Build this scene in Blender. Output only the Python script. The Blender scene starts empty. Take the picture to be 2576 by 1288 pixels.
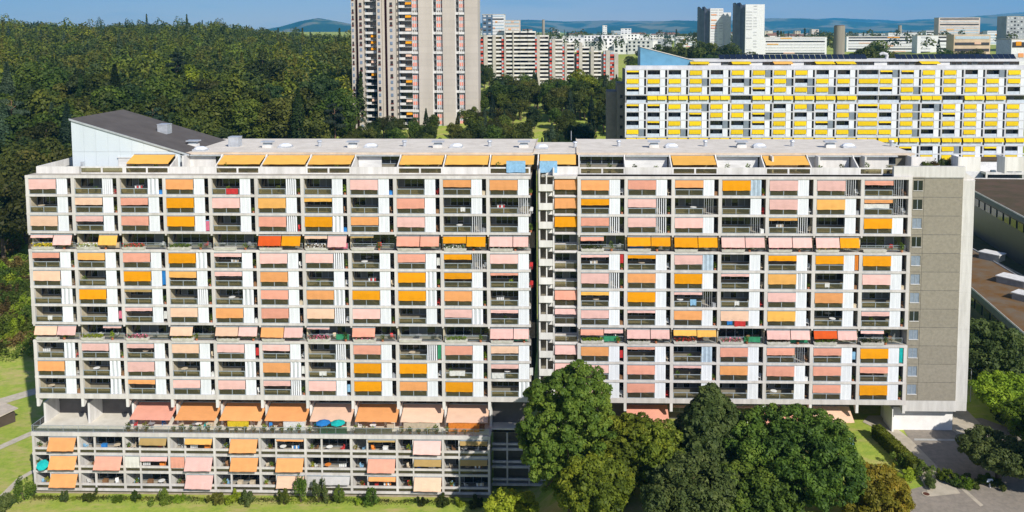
import bpy, math, random
import numpy as np
from mathutils import Vector, Matrix
rng = np.random.default_rng(7)
random.seed(11)
scene = bpy.context.scene
COL = scene.collection
# ------------------------------------------------------------------ camera
CAM_Z = 69.1
FOC, PPX, PPY, YAW, PIT, ROL = 2100.0, 1391.2, 241.7, .0230, .0769, -.0021   # measured on a 2576 px wide picture
FWD = Vector((-math.sin(YAW)*math.cos(PIT), math.cos(YAW)*math.cos(PIT), -math.sin(PIT)))
RGT = Vector((math.cos(YAW), math.sin(YAW), 0)); UPV = RGT.cross(FWD)
RGT, UPV = RGT*math.cos(ROL)+UPV*math.sin(ROL), UPV*math.cos(ROL)-RGT*math.sin(ROL)
cam = bpy.data.cameras.new('camera'); camo = bpy.data.objects.new('camera', cam); COL.objects.link(camo)
cam.sensor_width = 36; cam.lens = 36*FOC/2576
cam.shift_x = (1288-PPX)/2576; cam.shift_y = -(644-PPY)/2576
cam.clip_start = 1; cam.clip_end = 40000
m3 = Matrix((RGT, UPV, -FWD)).transposed()
camo.matrix_world = Matrix.Translation((0, 0, CAM_Z)) @ m3.to_4x4()
scene.camera = camo
def at(x, y, Y):                      # survey point: picture position seen on the vertical plane Y
    d = FWD+RGT*((x-PPX)/FOC)-UPV*((y-PPY)/FOC); d = d*(Y/d.y); return Vector((d.x, d.y, d.z+CAM_Z))
def onz(x, y, z):                     # survey point on the level z
    d = FWD+RGT*((x-PPX)/FOC)-UPV*((y-PPY)/FOC); d = d*((z-CAM_Z)/d.z); return Vector((d.x, d.y, z))
def pix(p):
    v = Vector((p[0], p[1], p[2]-CAM_Z)); d = v.dot(FWD); return PPX+FOC*v.dot(RGT)/d, PPY-FOC*v.dot(UPV)/d
# ------------------------------------------------------------------ light
SUN_AZ, SUN_EL = math.radians(36), math.radians(37)      # azimuth: to the right of the facade's normal
sv = Vector((math.sin(SUN_AZ)*math.cos(SUN_EL), -math.cos(SUN_AZ)*math.cos(SUN_EL), math.sin(SUN_EL)))
sl = bpy.data.lights.new('sun', 'SUN'); sl.energy = 5.0; sl.angle = math.radians(.53); sl.color = (1, .945, .855)
so = bpy.data.objects.new('sun', sl); COL.objects.link(so); so.rotation_euler = (-sv).to_track_quat('-Z', 'Y').to_euler()
so.location = (60, -40, 160)
world = bpy.data.worlds.new('World'); scene.world = world; world.use_nodes = True
wn = world.node_tree.nodes; wl = world.node_tree.links; wn.clear()
sky = wn.new('ShaderNodeTexSky'); sky.sky_type = 'NISHITA'; sky.sun_disc = False
sky.sun_elevation = SUN_EL; sky.sun_rotation = math.pi-SUN_AZ
sky.altitude = 600; sky.air_density = 1.0; sky.dust_density = .15; sky.ozone_density = 3.0
bg = wn.new('ShaderNodeBackground'); bg.inputs[1].default_value = .10
wo = wn.new('ShaderNodeOutputWorld')
# thin high clouds as in the photograph's upper sky
tc = wn.new('ShaderNodeTexCoord'); mp = wn.new('ShaderNodeMapping'); mp.inputs['Scale'].default_value = (3, 3, 22)
nz = wn.new('ShaderNodeTexNoise'); nz.inputs['Scale'].default_value = 2.4; nz.inputs['Detail'].default_value = 7; nz.inputs['Roughness'].default_value = .62
cr = wn.new('ShaderNodeValToRGB'); cr.color_ramp.elements[0].position = .49; cr.color_ramp.elements[1].position = .82
cr.color_ramp.elements[1].color = (.75, .75, .75, 1)
mx = wn.new('ShaderNodeMix'); mx.data_type = 'RGBA'; mx.inputs[7].default_value = (4.6, 6.0, 7.4, 1)
wl.new(tc.outputs['Generated'], mp.inputs[0]); wl.new(mp.outputs[0], nz.inputs['Vector']); wl.new(nz.outputs[0], cr.inputs[0])
tn = wn.new('ShaderNodeMix'); tn.data_type = 'RGBA'; tn.blend_type = 'MULTIPLY'; tn.inputs[0].default_value = 1; tn.inputs[7].default_value = (1.0, .88, 1.0, 1)   # clear late-summer blue
wl.new(sky.outputs[0], tn.inputs[6]); wl.new(cr.outputs[0], mx.inputs[0]); wl.new(tn.outputs[2], mx.inputs[6]); wl.new(mx.outputs[2], bg.inputs[0]); wl.new(bg.outputs[0], wo.inputs[0])
scene.view_settings.view_transform = 'Standard'; scene.view_settings.look = 'None'
scene.view_settings.exposure = 0.22; scene.view_settings.gamma = 1; scene.view_settings.use_curve_mapping = False
scene.render.engine = 'CYCLES'
scene.cycles.max_bounces = 6; scene.cycles.diffuse_bounces = 3; scene.cycles.glossy_bounces = 2; scene.cycles.transmission_bounces = 4
scene.cycles.transparent_max_bounces = 12; scene.cycles.volume_bounces = 1
# ------------------------------------------------------------------ materials
MATS = {}
def mat(name, col, rough=.8, spec=.3, var=.12, scale=1.0, col2=None, objvar=0., metal=0., bump=0., trans=0., stretch=None, detail=4):
    """procedural: colour varied by a noise in place, plus a small shift from piece to piece"""
    if name in MATS: return MATS[name]
    m = bpy.data.materials.new(name); m.use_nodes = True; nt = m.node_tree; N = nt.nodes; L = nt.links
    b = N['Principled BSDF']; out = N['Material Output']
    b.inputs['Roughness'].default_value = rough; b.inputs['Specular IOR Level'].default_value = spec; b.inputs['Metallic'].default_value = metal
    if col2 is None: col2 = tuple(c*(1-2*var) for c in col)
    g = N.new('ShaderNodeNewGeometry'); mp = N.new('ShaderNodeMapping'); mp.inputs['Scale'].default_value = stretch or (1, 1, 1)
    L.new(g.outputs['Position'], mp.inputs[0])
    n = N.new('ShaderNodeTexNoise'); n.inputs['Scale'].default_value = scale; n.inputs['Detail'].default_value = detail; n.inputs['Roughness'].default_value = .65
    L.new(mp.outputs[0], n.inputs['Vector'])
    r = N.new('ShaderNodeValToRGB'); r.color_ramp.elements[0].position = .38; r.color_ramp.elements[1].position = .68
    r.color_ramp.elements[0].color = (*col, 1); r.color_ramp.elements[1].color = (*col2, 1)
    L.new(n.outputs[0], r.inputs[0]); c = r.outputs[0]
    if objvar:
        oi = N.new('ShaderNodeObjectInfo'); mr = N.new('ShaderNodeMapRange'); mr.inputs[3].default_value = 1-objvar; mr.inputs[4].default_value = 1+objvar*.6
        L.new(oi.outputs['Random'], mr.inputs[0]); hs = N.new('ShaderNodeHueSaturation'); L.new(mr.outputs[0], hs.inputs['Value']); L.new(c, hs.inputs['Color']); c = hs.outputs[0]
    L.new(c, b.inputs['Base Color'])
    if bump:
        bp = N.new('ShaderNodeBump'); bp.inputs['Strength'].default_value = bump; bp.inputs['Distance'].default_value = .05
        L.new(n.outputs[0], bp.inputs['Height']); L.new(bp.outputs[0], b.inputs['Normal'])
    if trans:
        t = N.new('ShaderNodeBsdfTranslucent'); L.new(c, t.inputs[0]); ms = N.new('ShaderNodeMixShader'); ms.inputs[0].default_value = trans
        L.new(b.outputs[0], ms.inputs[1]); L.new(t.outputs[0], ms.inputs[2]); L.new(ms.outputs[0], out.inputs[0])
    MATS[name] = m; return m
def leafmat(name, c0, c1, c2, hue=.022, val=.5):
    """foliage: three tones shared out leaf by leaf and clump by clump, tree to tree shift, light through the leaf"""
    if name in MATS: return MATS[name]
    m = bpy.data.materials.new(name); m.use_nodes = True; nt = m.node_tree; N = nt.nodes; L = nt.links
    b = N['Principled BSDF']; out = N['Material Output']; b.inputs['Roughness'].default_value = .6; b.inputs['Specular IOR Level'].default_value = .25
    g = N.new('ShaderNodeNewGeometry'); tc = N.new('ShaderNodeTexCoord'); n = N.new('ShaderNodeTexNoise'); n.inputs['Scale'].default_value = .45; n.inputs['Detail'].default_value = 3
    L.new(tc.outputs['Object'], n.inputs['Vector'])
    a = N.new('ShaderNodeMath'); a.operation = 'MULTIPLY_ADD'; a.inputs[1].default_value = .13
    n2 = N.new('ShaderNodeTexNoise'); n2.inputs['Scale'].default_value = .06; n2.inputs['Detail'].default_value = 2; L.new(g.outputs['Position'], n2.inputs['Vector'])
    av = N.new('ShaderNodeMath'); av.operation = 'ADD'; L.new(n.outputs[0], av.inputs[0]); L.new(n2.outputs[0], av.inputs[1]); ah = N.new('ShaderNodeMath'); ah.operation = 'MULTIPLY'; ah.inputs[1].default_value = .5; L.new(av.outputs[0], ah.inputs[0])
    L.new(g.outputs['Random Per Island'], a.inputs[0]); L.new(ah.outputs[0], a.inputs[2])
    r = N.new('ShaderNodeValToRGB'); e = r.color_ramp.elements; e[0].position = .36; e[1].position = .78; e[0].color = (*c0, 1); e[1].color = (*c2, 1)
    k = e.new(.56); k.color = (*c1, 1); L.new(a.outputs[0], r.inputs[0])
    oi = N.new('ShaderNodeObjectInfo'); hs = N.new('ShaderNodeHueSaturation'); mr = N.new('ShaderNodeMapRange'); mr.inputs[3].default_value = 1-val; mr.inputs[4].default_value = 1+val
    mh = N.new('ShaderNodeMapRange'); mh.inputs[3].default_value = .5-hue; mh.inputs[4].default_value = .5+hue
    w = N.new('ShaderNodeTexWhiteNoise'); w.noise_dimensions = '1D'; L.new(oi.outputs['Random'], w.inputs['W'])
    L.new(oi.outputs['Random'], mr.inputs[0]); L.new(w.outputs[0], mh.inputs[0]); L.new(mr.outputs[0], hs.inputs['Value']); L.new(mh.outputs[0], hs.inputs['Hue']); L.new(r.outputs[0], hs.inputs['Color'])
    L.new(hs.outputs[0], b.inputs['Base Color']); t = N.new('ShaderNodeBsdfTranslucent'); L.new(hs.outputs[0], t.inputs[0])
    ms = N.new('ShaderNodeMixShader'); ms.inputs[0].default_value = .38; L.new(b.outputs[0], ms.inputs[1]); L.new(t.outputs[0], ms.inputs[2]); L.new(ms.outputs[0], out.inputs[0])
    MATS[name] = m; return m
def glassmat(name, tint, haze_col, haze, rough=.12):
    """thin pane: tinted see-through, a share of wired/dusty white and a sheen"""
    m = bpy.data.materials.new(name); m.use_nodes = True; N = m.node_tree.nodes; L = m.node_tree.links; N.clear()
    o = N.new('ShaderNodeOutputMaterial'); t = N.new('ShaderNodeBsdfTransparent'); t.inputs[0].default_value = (*tint, 1)
    d = N.new('ShaderNodeBsdfDiffuse'); d.inputs[0].default_value = (*haze_col, 1); g = N.new('ShaderNodeBsdfGlossy'); g.inputs['Roughness'].default_value = rough
    a = N.new('ShaderNodeMixShader'); a.inputs[0].default_value = haze; L.new(t.outputs[0], a.inputs[1]); L.new(d.outputs[0], a.inputs[2])
    f = N.new('ShaderNodeFresnel'); f.inputs[0].default_value = 1.5; c = N.new('ShaderNodeMixShader'); L.new(f.outputs[0], c.inputs[0]); L.new(a.outputs[0], c.inputs[1]); L.new(g.outputs[0], c.inputs[2])
    L.new(c.outputs[0], o.inputs[0]); MATS[name] = m; return m
# ------------------------------------------------------------------ mesh helpers
BOXF = ((0, 3, 2, 1), (4, 5, 6, 7), (0, 1, 5, 4), (1, 2, 6, 5), (2, 3, 7, 6), (3, 0, 4, 7))
class MB:
    def __init__(s): s.v = []; s.f = []; s.m = []
    def hexa(s, p, m=0):
        b = len(s.v); s.v += [tuple(q) for q in p]
        for f in BOXF: s.f.append(tuple(b+i for i in f)); s.m.append(m)
        return s
    def box(s, x0, x1, y0, y1, z0, z1, m=0):
        return s.hexa(((x0, y0, z0), (x1, y0, z0), (x1, y1, z0), (x0, y1, z0), (x0, y0, z1), (x1, y0, z1), (x1, y1, z1), (x0, y1, z1)), m)
    def poly(s, pts, m=0):
        b = len(s.v); s.v += [tuple(q) for q in pts]; s.f.append(tuple(range(b, b+len(pts)))); s.m.append(m); return s
    def prism(s, pts, z0, z1, m=0, mtop=None):       # pts anticlockwise seen from above
        n = len(pts); b = len(s.v); s.v += [(p[0], p[1], z0) for p in pts]+[(p[0], p[1], z1) for p in pts]
        s.f.append(tuple(b+n+i for i in range(n))); s.m.append(m if mtop is None else mtop); s.f.append(tuple(b+n-1-i for i in range(n))); s.m.append(m)
        for i in range(n): j = (i+1) % n; s.f.append((b+i, b+j, b+n+j, b+n+i)); s.m.append(m)
        return s
    def extr(s, prof, x0, x1, m=0):                  # profile in (y,z) pulled along x
        n = len(prof); b = len(s.v); s.v += [(x0, p[0], p[1]) for p in prof]+[(x1, p[0], p[1]) for p in prof]
        s.f.append(tuple(b+i for i in range(n))); s.m.append(m); s.f.append(tuple(b+2*n-1-i for i in range(n))); s.m.append(m)
        for i in range(n): j = (i+1) % n; s.f.append((b+j, b+i, b+n+i, b+n+j)); s.m.append(m)
        return s
    def tube(s, p, q, r0, r1, n=7, m=0):
        p = Vector(p); q = Vector(q); d = (q-p).normalized(); a = d.orthogonal().normalized(); c = d.cross(a); b = len(s.v)
        for o, r in ((p, r0), (q, r1)):
            for i in range(n): t = 2*math.pi*i/n; s.v.append(tuple(o+a*(r*math.cos(t))+c*(r*math.sin(t))))
        for i in range(n): j = (i+1) % n; s.f.append((b+i, b+j, b+n+j, b+n+i)); s.m.append(m)
        s.f.append(tuple(b+n-1-i for i in range(n))); s.m.append(m); s.f.append(tuple(b+n+i for i in range(n))); s.m.append(m); return s
    def mesh(s, name, mats):
        me = bpy.data.meshes.new(name); me.from_pydata(s.v, [], s.f)
        for k in mats: me.materials.append(k)
        if any(s.m): me.polygons.foreach_set('material_index', s.m)
        me.update(); return me
    def build(s, name, mats, parent=None, loc=(0, 0, 0), rz=0):
        return obj(name, s.mesh(name, mats if isinstance(mats, (list, tuple)) else [mats]), parent, loc, rz)
def obj(name, me, parent=None, loc=(0, 0, 0), rz=0, sc=None):
    o = bpy.data.objects.new(name, me); o.location = loc
    if rz: o.rotation_euler = (0, 0, rz)
    if sc: o.scale = (sc, sc, sc) if isinstance(sc, (int, float)) else sc
    if parent is not None: o.parent = parent
    COL.objects.link(o); return o
def tag(o, label, cat, group=None):
    o['label'] = label; o['category'] = cat
    if group: o['group'] = group
    return o
def thing(name, label, cat, loc=(0, 0, 0), rz=0, group=None, sc=None): return tag(obj(name, None, None, loc, rz, sc), label, cat, group)
def setting(o, kind='structure'): o['kind'] = kind; return o
def np_mesh(name, V, F, mats):
    V = np.ascontiguousarray(V, dtype=np.float32); F = np.ascontiguousarray(F, dtype=np.int32); k = F.shape[1]
    me = bpy.data.meshes.new(name); me.vertices.add(len(V)); me.vertices.foreach_set('co', V.ravel())
    me.loops.add(F.size); me.loops.foreach_set('vertex_index', F.ravel()); me.polygons.add(len(F)); me.polygons.foreach_set('loop_start', np.arange(0, F.size, k, dtype=np.int32))
    for m in mats: me.materials.append(m)
    me.update(calc_edges=True); me.validate(); return me
ORD = ['first', 'second', 'third', 'fourth', 'fifth', 'sixth', 'seventh', 'eighth', 'ninth', 'tenth', 'eleventh', 'twelfth', 'thirteenth', 'fourteenth', 'fifteenth', 'sixteenth', 'seventeenth', 'eighteenth', 'nineteenth', 'twentieth']
WHITE = mat('painted_concrete', (.60, .572, .548), .8, .25, scale=.5, col2=(.44, .415, .39), objvar=.06, detail=7, stretch=(2, 2, .28))
PALE = mat('pale_render', (.70, .685, .66), .75, .25, scale=.45, col2=(.52, .505, .475), objvar=.05, detail=6, stretch=(2, 2, .25))
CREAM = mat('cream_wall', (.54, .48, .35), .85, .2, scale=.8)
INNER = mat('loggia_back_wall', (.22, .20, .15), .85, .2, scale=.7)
SLAB = mat('worn_floor_slab', (.40, .37, .315), .9, .2, scale=.9, col2=(.29, .265, .22), detail=7)
FRAME = mat('grey_metal_frame', (.30, .345, .385), .45, .5, scale=2)
STEEL = mat('bright_steel', (.55, .58, .62), .4, .5, scale=1.5, metal=.4)
DARKGL = mat('dark_window_glass', (.012, .017, .022), .09, .8, scale=.4, objvar=.3)
CURT = mat('pale_curtain', (.16, .17, .165), .9, .1, scale=2, stretch=(6, 1, .3))
SHUT = mat('white_shutter_slat', (.72, .745, .785), .55, .3, scale=.8, col2=(.63, .655, .695), objvar=.06, stretch=(3, 1, .4))
SHUTG = mat('blue_grey_shutter_slat', (.42, .52, .62), .5, .4, scale=1.2)
PANE = glassmat('olive_wired_glass', (.66, .62, .46), (.26, .24, .16), .16)
CLEAR = glassmat('clear_guard_glass', (.95, .965, .965), (.5, .53, .53), .04)
BLACK = mat('recess_shade_black', (.02, .02, .022), .9, .1)
AWC = dict(P=(.90, .56, .51), S=(.86, .40, .29), H=(.90, .60, .43), A=(.88, .40, .15), O=(.88, .36, .008), G=(.91, .50, .11), R=(.76, .115, .02), Y=(.88, .62, .012), T=(.50, .34, .13), W=(.78, .76, .70), K=(.60, .58, .57), D=(.87, .46, .13))
def awmat(c): return mat('awning_cloth_'+c, AWC[c], .8, .15, scale=1.1, col2=tuple(v*.90 for v in AWC[c]), objvar=.12, trans=.22, stretch=(.6, 1, 1.6), bump=.5)
# ------------------------------------------------------------------ ground
def sst(t): t = np.clip(t, 0, 1); return t*t*(3-2*t)
ZR = 9.6
def gz(x, y):
    x = np.asarray(x, float); y = np.asarray(y, float)
    near = ZR*sst((x+7)/13)
    left = sst((-x-20)/60)
    # the hillside behind: the wood climbs on the left, a terrace carries the towers
    rise = 30*sst((y-185)/190)
    back = np.maximum(near, rise*(1-.25*sst((x-20)/60)) )
    wood = (13+8*sst((-x-230)/300))*left*sst((y-380)/330)
    bump = (np.sin(x*.021+1.3)*np.cos(y*.017)+np.sin(x*.05+y*.043)*.4)*2.6*sst((y-230)/120)*(1-sst((y-1500)/1500))+(np.sin(x*.0113+.7)+np.sin(x*.027+y*.006))*2.2*left*sst((y-420)/200)*(1-sst((y-1500)/1500))
    far = (16*sst((y-620)/250)+9*sst((x-20)/60)*sst((y-380)/150)*(1-.2*sst((y-620)/250)))*(1-left*(1-sst((y-1500)/1500)))
    lip = 3.2*sst((-x-96)/30)*sst((y-140)/60)
    return back+wood+bump+far+lip
def gzf(x, y): return float(gz(x, y))
xs = np.unique(np.concatenate([np.linspace(-17000, -1000, 34), np.linspace(-1000, -300, 36), np.linspace(-300, 260, 225), np.linspace(260, 1000, 38), np.linspace(1000, 17000, 34)]))
ys = np.unique(np.concatenate([np.linspace(-400, 40, 23), np.linspace(40, 420, 153), np.linspace(420, 1200, 79), np.linspace(1200, 19500, 80)]))
X, Yg = np.meshgrid(xs, ys); Zg = gz(X, Yg)
V = np.stack([X, Yg, Zg], -1).reshape(-1, 3); nx = len(xs); i, j = np.meshgrid(np.arange(nx-1), np.arange(len(ys)-1)); k = (j*nx+i).ravel()
GRASS = bpy.data.materials.new('meadow_grass'); GRASS.use_nodes = True
def grassnodes(m):
    N = m.node_tree.nodes; L = m.node_tree.links; b = N['Principled BSDF']; b.inputs['Roughness'].default_value = .9; b.inputs['Specular IOR Level'].default_value = .1
    g = N.new('ShaderNodeNewGeometry')
    def noise(sc, det, rough=.6, st=(1, 1, 1)):
        mp = N.new('ShaderNodeMapping'); mp.inputs['Scale'].default_value = st; L.new(g.outputs['Position'], mp.inputs[0])
        n = N.new('ShaderNodeTexNoise'); n.inputs['Scale'].default_value = sc; n.inputs['Detail'].default_value = det; n.inputs['Roughness'].default_value = rough; L.new(mp.outputs[0], n.inputs['Vector']); return n.outputs[0]
    def ramp(src, a, ca, bb, cb):
        r = N.new('ShaderNodeValToRGB'); e = r.color_ramp.elements; e[0].position = a; e[1].position = bb; e[0].color = (*ca, 1); e[1].color = (*cb, 1); L.new(src, r.inputs[0]); return r.outputs[0]
    c1 = ramp(noise(.9, 8, .75), .35, (.21, .30, .042), .7, (.36, .41, .07))
    f = ramp(noise(.13, 7, .75, (1, 2.2, 1)), .47, (0, 0, 0), .66, (1, 1, 1))
    mx = N.new('ShaderNodeMix'); mx.data_type = 'RGBA'; L.new(f, mx.inputs[0]); L.new(c1, mx.inputs[6]); mx.inputs[7].default_value = (.44, .36, .15, 1)
    f2 = ramp(noise(.5, 5, .7), .60, (0, 0, 0), .72, (.75, .75, .75))
    m2 = N.new('ShaderNodeMix'); m2.data_type = 'RGBA'; L.new(f2, m2.inputs[0]); L.new(mx.outputs[2], m2.inputs[6]); m2.inputs[7].default_value = (.14, .23, .03, 1)
    L.new(m2.outputs[2], b.inputs['Base Color'])
    bp = N.new('ShaderNodeBump'); bp.inputs['Strength'].default_value = .6; bp.inputs['Distance'].default_value = .12; L.new(noise(3.5, 4), bp.inputs['Height']); L.new(bp.outputs[0], b.inputs['Normal'])
grassnodes(GRASS)
setting(obj('ground', np_mesh('ground', V, np.stack([k, k+1, k+nx+1, k+nx], 1), [GRASS])))
ASPH = mat('sun_bleached_asphalt', (.275, .24, .20), .92, .2, scale=1.6, col2=(.20, .178, .15), detail=9)
PATH = mat('pale_paving', (.46, .405, .32), .92, .2, scale=.9, col2=(.36, .32, .25), detail=8)
GRAV = mat('gravel_path', (.50, .45, .37), .95, .1, scale=1.2, col2=(.38, .34, .26), detail=8)
def strip(name, pts, z, m, kind='structure', follow=False):
    me = MB(); me.poly([(p[0], p[1], z if not follow else gzf(p[0], p[1])+.06) for p in pts]); return setting(me.build(name, m), kind)
def ribbon(name, line, w, m, lift=.05):
    b = MB(); line = [Vector((p[0], p[1])) for p in line]; fine = []
    for a, c in zip(line, line[1:]):
        n = max(2, int((c-a).length/3)); fine += [a.lerp(c, t/n) for t in range(n)]
    fine.append(line[-1]); prev = None
    for q, p in enumerate(fine):
        d = (fine[min(q+1, len(fine)-1)]-fine[max(q-1, 0)]).normalized(); nrm = Vector((-d.y, d.x))*(w/2)
        cur = [(p+nrm), (p-nrm)]
        if prev: b.poly([(v.x, v.y, gzf(v.x, v.y)+lift) for v in (prev[0], prev[1], cur[1], cur[0])])
        prev = cur
    return setting(b.build(name, m))
zone = [onz(*p, ZR)[:2] for p in ((2262, 1062), (2470, 1052), (2600, 1100), (2640, 1330), (2190, 1330), (2290, 1232), (2352, 1215))]
strip('forecourt', zone, ZR+.03, ASPH)
walk = [onz(*p, ZR)[:2] for p in ((2185, 1046), (2215, 1046), (2290, 1105), (2352, 1168), (2396, 1216), (2416, 1242), (2340, 1250), (2300, 1178), (2230, 1092), (2170, 1062))]
strip('footpath', walk, ZR+.05, PATH)
strip('side_pavement', [onz(*p, ZR)[:2] for p in ((2396, 1030), (2428, 1028), (2475, 1075), (2490, 1105), (2440, 1112), (2396, 1084))], ZR+.045, PATH)
strip('gutter_strip', [onz(*p, ZR)[:2] for p in ((2300, 1104), (2440, 1106), (2440, 1110), (2300, 1109))], ZR+.06, mat('pale_kerb', (.42, .42, .40), .9))
strip('road_patch', [onz(*p, ZR)[:2] for p in ((2418, 1232), (2428, 1231), (2474, 1272), (2466, 1275))], ZR+.055, PATH)
ribbon('meadow_path', [onz(-60, 1030, 0)[:2], onz(20, 1006, 0)[:2], onz(88, 986, 0)[:2], onz(150, 975, 0)[:2]], 3.0, GRAV)
ribbon('lower_path', [onz(-60, 1150, 0)[:2], onz(0, 1126, 0)[:2], onz(80, 1090, 0)[:2], onz(130, 1075, 0)[:2]], 1.6, GRAV)
ribbon('foot_track', [onz(-30, 1275, 0)[:2], onz(10, 1245, 0)[:2], onz(50, 1205, 0)[:2], onz(85, 1185, 0)[:2]], 1.0, GRAV)
# ------------------------------------------------------------------ far hills: ridges with their own depth
HILLM = bpy.data.materials.new('wooded_hill'); HILLM.use_nodes = True
def hillnodes(m):
    N = m.node_tree.nodes; L = m.node_tree.links; b = N['Principled BSDF']; b.inputs['Roughness'].default_value = 1; b.inputs['Specular IOR Level'].default_value = 0
    g = N.new('ShaderNodeNewGeometry'); mp = N.new('ShaderNodeMapping'); mp.inputs['Scale'].default_value = (1, .6, 4); L.new(g.outputs['Position'], mp.inputs[0])
    n = N.new('ShaderNodeTexNoise'); n.inputs['Scale'].default_value = .0016; n.inputs['Detail'].default_value = 5; L.new(mp.outputs[0], n.inputs['Vector'])
    r = N.new('ShaderNodeValToRGB'); e = r.color_ramp.elements; e[0].position = .50; e[1].position = .58; e[0].color = (.022, .042, .015, 1); e[1].color = (.20, .17, .09, 1); k = e.new(.53); k.color = (.05, .075, .025, 1)
    L.new(n.outputs[0], r.inputs[0]); L.new(r.outputs[0], b.inputs['Base Color'])
hillnodes(HILLM)
def ridge(name, Y, prof, width, rough, seed):
    r = np.random.default_rng(seed); n = 260; px = np.linspace(prof[0][0], prof[-1][0], n); py = np.interp(px, [p[0] for p in prof], [p[1] for p in prof])
    fr = np.cumsum(r.normal(size=n)); fr -= np.linspace(fr[0], fr[-1], n); fr = np.convolve(fr, np.ones(7)/7, 'same'); fr /= (np.abs(fr).max()+1e-6)
    top = [at(a, b, Y) for a, b in zip(px, py)]; rows = []
    for t, s in ((-1, 0), (-.8, .10), (-.6, .27), (-.4, .52), (-.2, .80), (-.1, .94), (0, 1), (.3, .9), (.7, .45), (1.1, 0)):
        rows.append([(p.x*(1+t*width/Y), p.y+t*width*(1+.25*math.sin(q*.13+seed)), 30+(p.z-34)*s+fr[q]*rough*s*(1+.4*math.sin(t*9+q*.3))) for q, p in enumerate(top)])
    V = np.array(rows).reshape(-1, 3); i, j = np.meshgrid(np.arange(n-1), np.arange(len(rows)-1)); k = (j*n+i).ravel()
    return setting(obj(name, np_mesh(name, V, np.stack([k, k+1, k+n+1, k+n], 1), [HILLM])))
ridge('hill', 9100, [(400, 86), (560, 84), (620, 78), (700, 66), (760, 50), (800, 44), (850, 52), (900, 62), (1000, 72), (1150, 84)], 1925, 8, 3)
ridge('hills', 11900, [(-250, 76), (60, 73), (130, 74), (200, 68), (270, 66), (340, 74), (430, 78), (520, 84)], 2100, 8, 5)
ridge('hills', 10500, [(1100, 84), (1200, 66), (1280, 56), (1340, 62), (1420, 72), (1500, 70), (1560, 64), (1640, 56), (1700, 50), (1760, 52), (1830, 66), (1960, 74), (2060, 68), (2140, 72), (2300, 80)], 2275, 12, 8)
ridge('hills', 13300, [(1150, 70), (1240, 52), (1330, 49), (1420, 53), (1520, 50), (1640, 52), (1800, 54), (1950, 46), (2050, 48), (2200, 58), (2330, 58), (2450, 66)], 2275, 10, 9)
ridge('hills', 11550, [(1980, 88), (2100, 78), (2200, 64), (2300, 54), (2400, 46), (2480, 38), (2576, 33), (2750, 24), (2950, 34)], 2625, 10, 12)
ridge('hills', 17150, [(1500, 62), (1700, 57), (1900, 52), (2100, 44), (2250, 50), (2400, 44), (2600, 26), (2800, 22)], 2450, 14, 14)
# ------------------------------------------------------------------ the long block
B, ST = 6.8155, 2.76
OX, OY = -80.45, 120.0                      # first column, facade plane
ZT = lambda k: 47.93-ST*k
LEND = 74.35; RX = 81.47                    # end of the left wing, first column of the right wing (local x)
main = thing('apartment_building', 'very long white slab block with pink and orange awnings on every floor', 'apartment building', (OX, OY, 0))
CACHE = {}
def cached(key, fn):
    if key not in CACHE: CACHE[key] = fn()
    return CACHE[key]
def awning_mesh(c, w, drop, out, v=0):
    """cloth from a roller, hanging out a little, sagging between its arms, with a hem"""
    def mk():
        r = random.Random(f'{c}{w:.2f}{drop:.2f}{v}'); b = MB(); n = 10; rows = max(2, int(4*drop)+1); P = []
        skew = r.uniform(-.06, .06)
        for j in range(rows+1):
            t = j/rows
            P.append([(w*i/n, -.04-out*t-.035*math.sin(math.pi*i/n)*math.sin(math.pi*min(1, t))-.02*math.sin(i*2.1+v)*t, -drop*t+skew*t*(i/n-.5)-.018*math.sin(i*1.3+v*2)*t) for i in range(n+1)])
        for j in range(rows):
            for i in range(n): b.poly([P[j][i], P[j+1][i], P[j+1][i+1], P[j][i+1]])
        for i in range(n):                          # hem
            a, d = P[-1][i], P[-1][i+1]; b.poly([a, (a[0], a[1]-.015, a[2]-.10), (d[0], d[1]-.015, d[2]-.10), d])
        b.box(0, w, -.10, .06, .0, .11, 1)
        return b.mesh('awning', [awmat(c), FRAME])
    return cached(('aw', c, round(w, 2), round(drop, 2), round(out, 2), v), mk)
def shutter_mesh(s):
    def mk():
        b = MB(); n = 5; x0, x1 = 4.38, 5.94; w = (x1-x0)/n; ang = dict(c=3, l=26, s=62, d=80, g=16)[s]
        for i in range(n):
            cx = x0+w*(i+.5); a = math.radians(ang*(1 if (i % 2 == 0 or s in 'sd') else -1)); ca, sa = math.cos(a)*w/2*.97, math.sin(a)*w/2*.97; t = .022
            p = [(cx-ca, .12-sa), (cx+ca, .12+sa), (cx+ca-t*math.sin(a), .12+sa+t*math.cos(a)), (cx-ca-t*math.sin(a), .12-sa+t*math.cos(a))]
            b.prism(p, .19, ST-.19)
        b.box(x0, x1, .10, .16, .172, .19, 1); b.box(x0, x1, .10, .16, ST-.19, ST-.172, 1)
        return b.mesh('shutter', [SHUTG if s == 'g' else SHUT, FRAME])
    return cached(('sh', s), mk)
def loggia_mesh():
    b = MB(); b.box(-.1, .1, .32, 2.2, .17, ST-.17, 0); b.box(.1, B-.1, 2.05, 2.2, .17, ST-.17, 1); return b.mesh('loggia', [CREAM, INNER])
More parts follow.
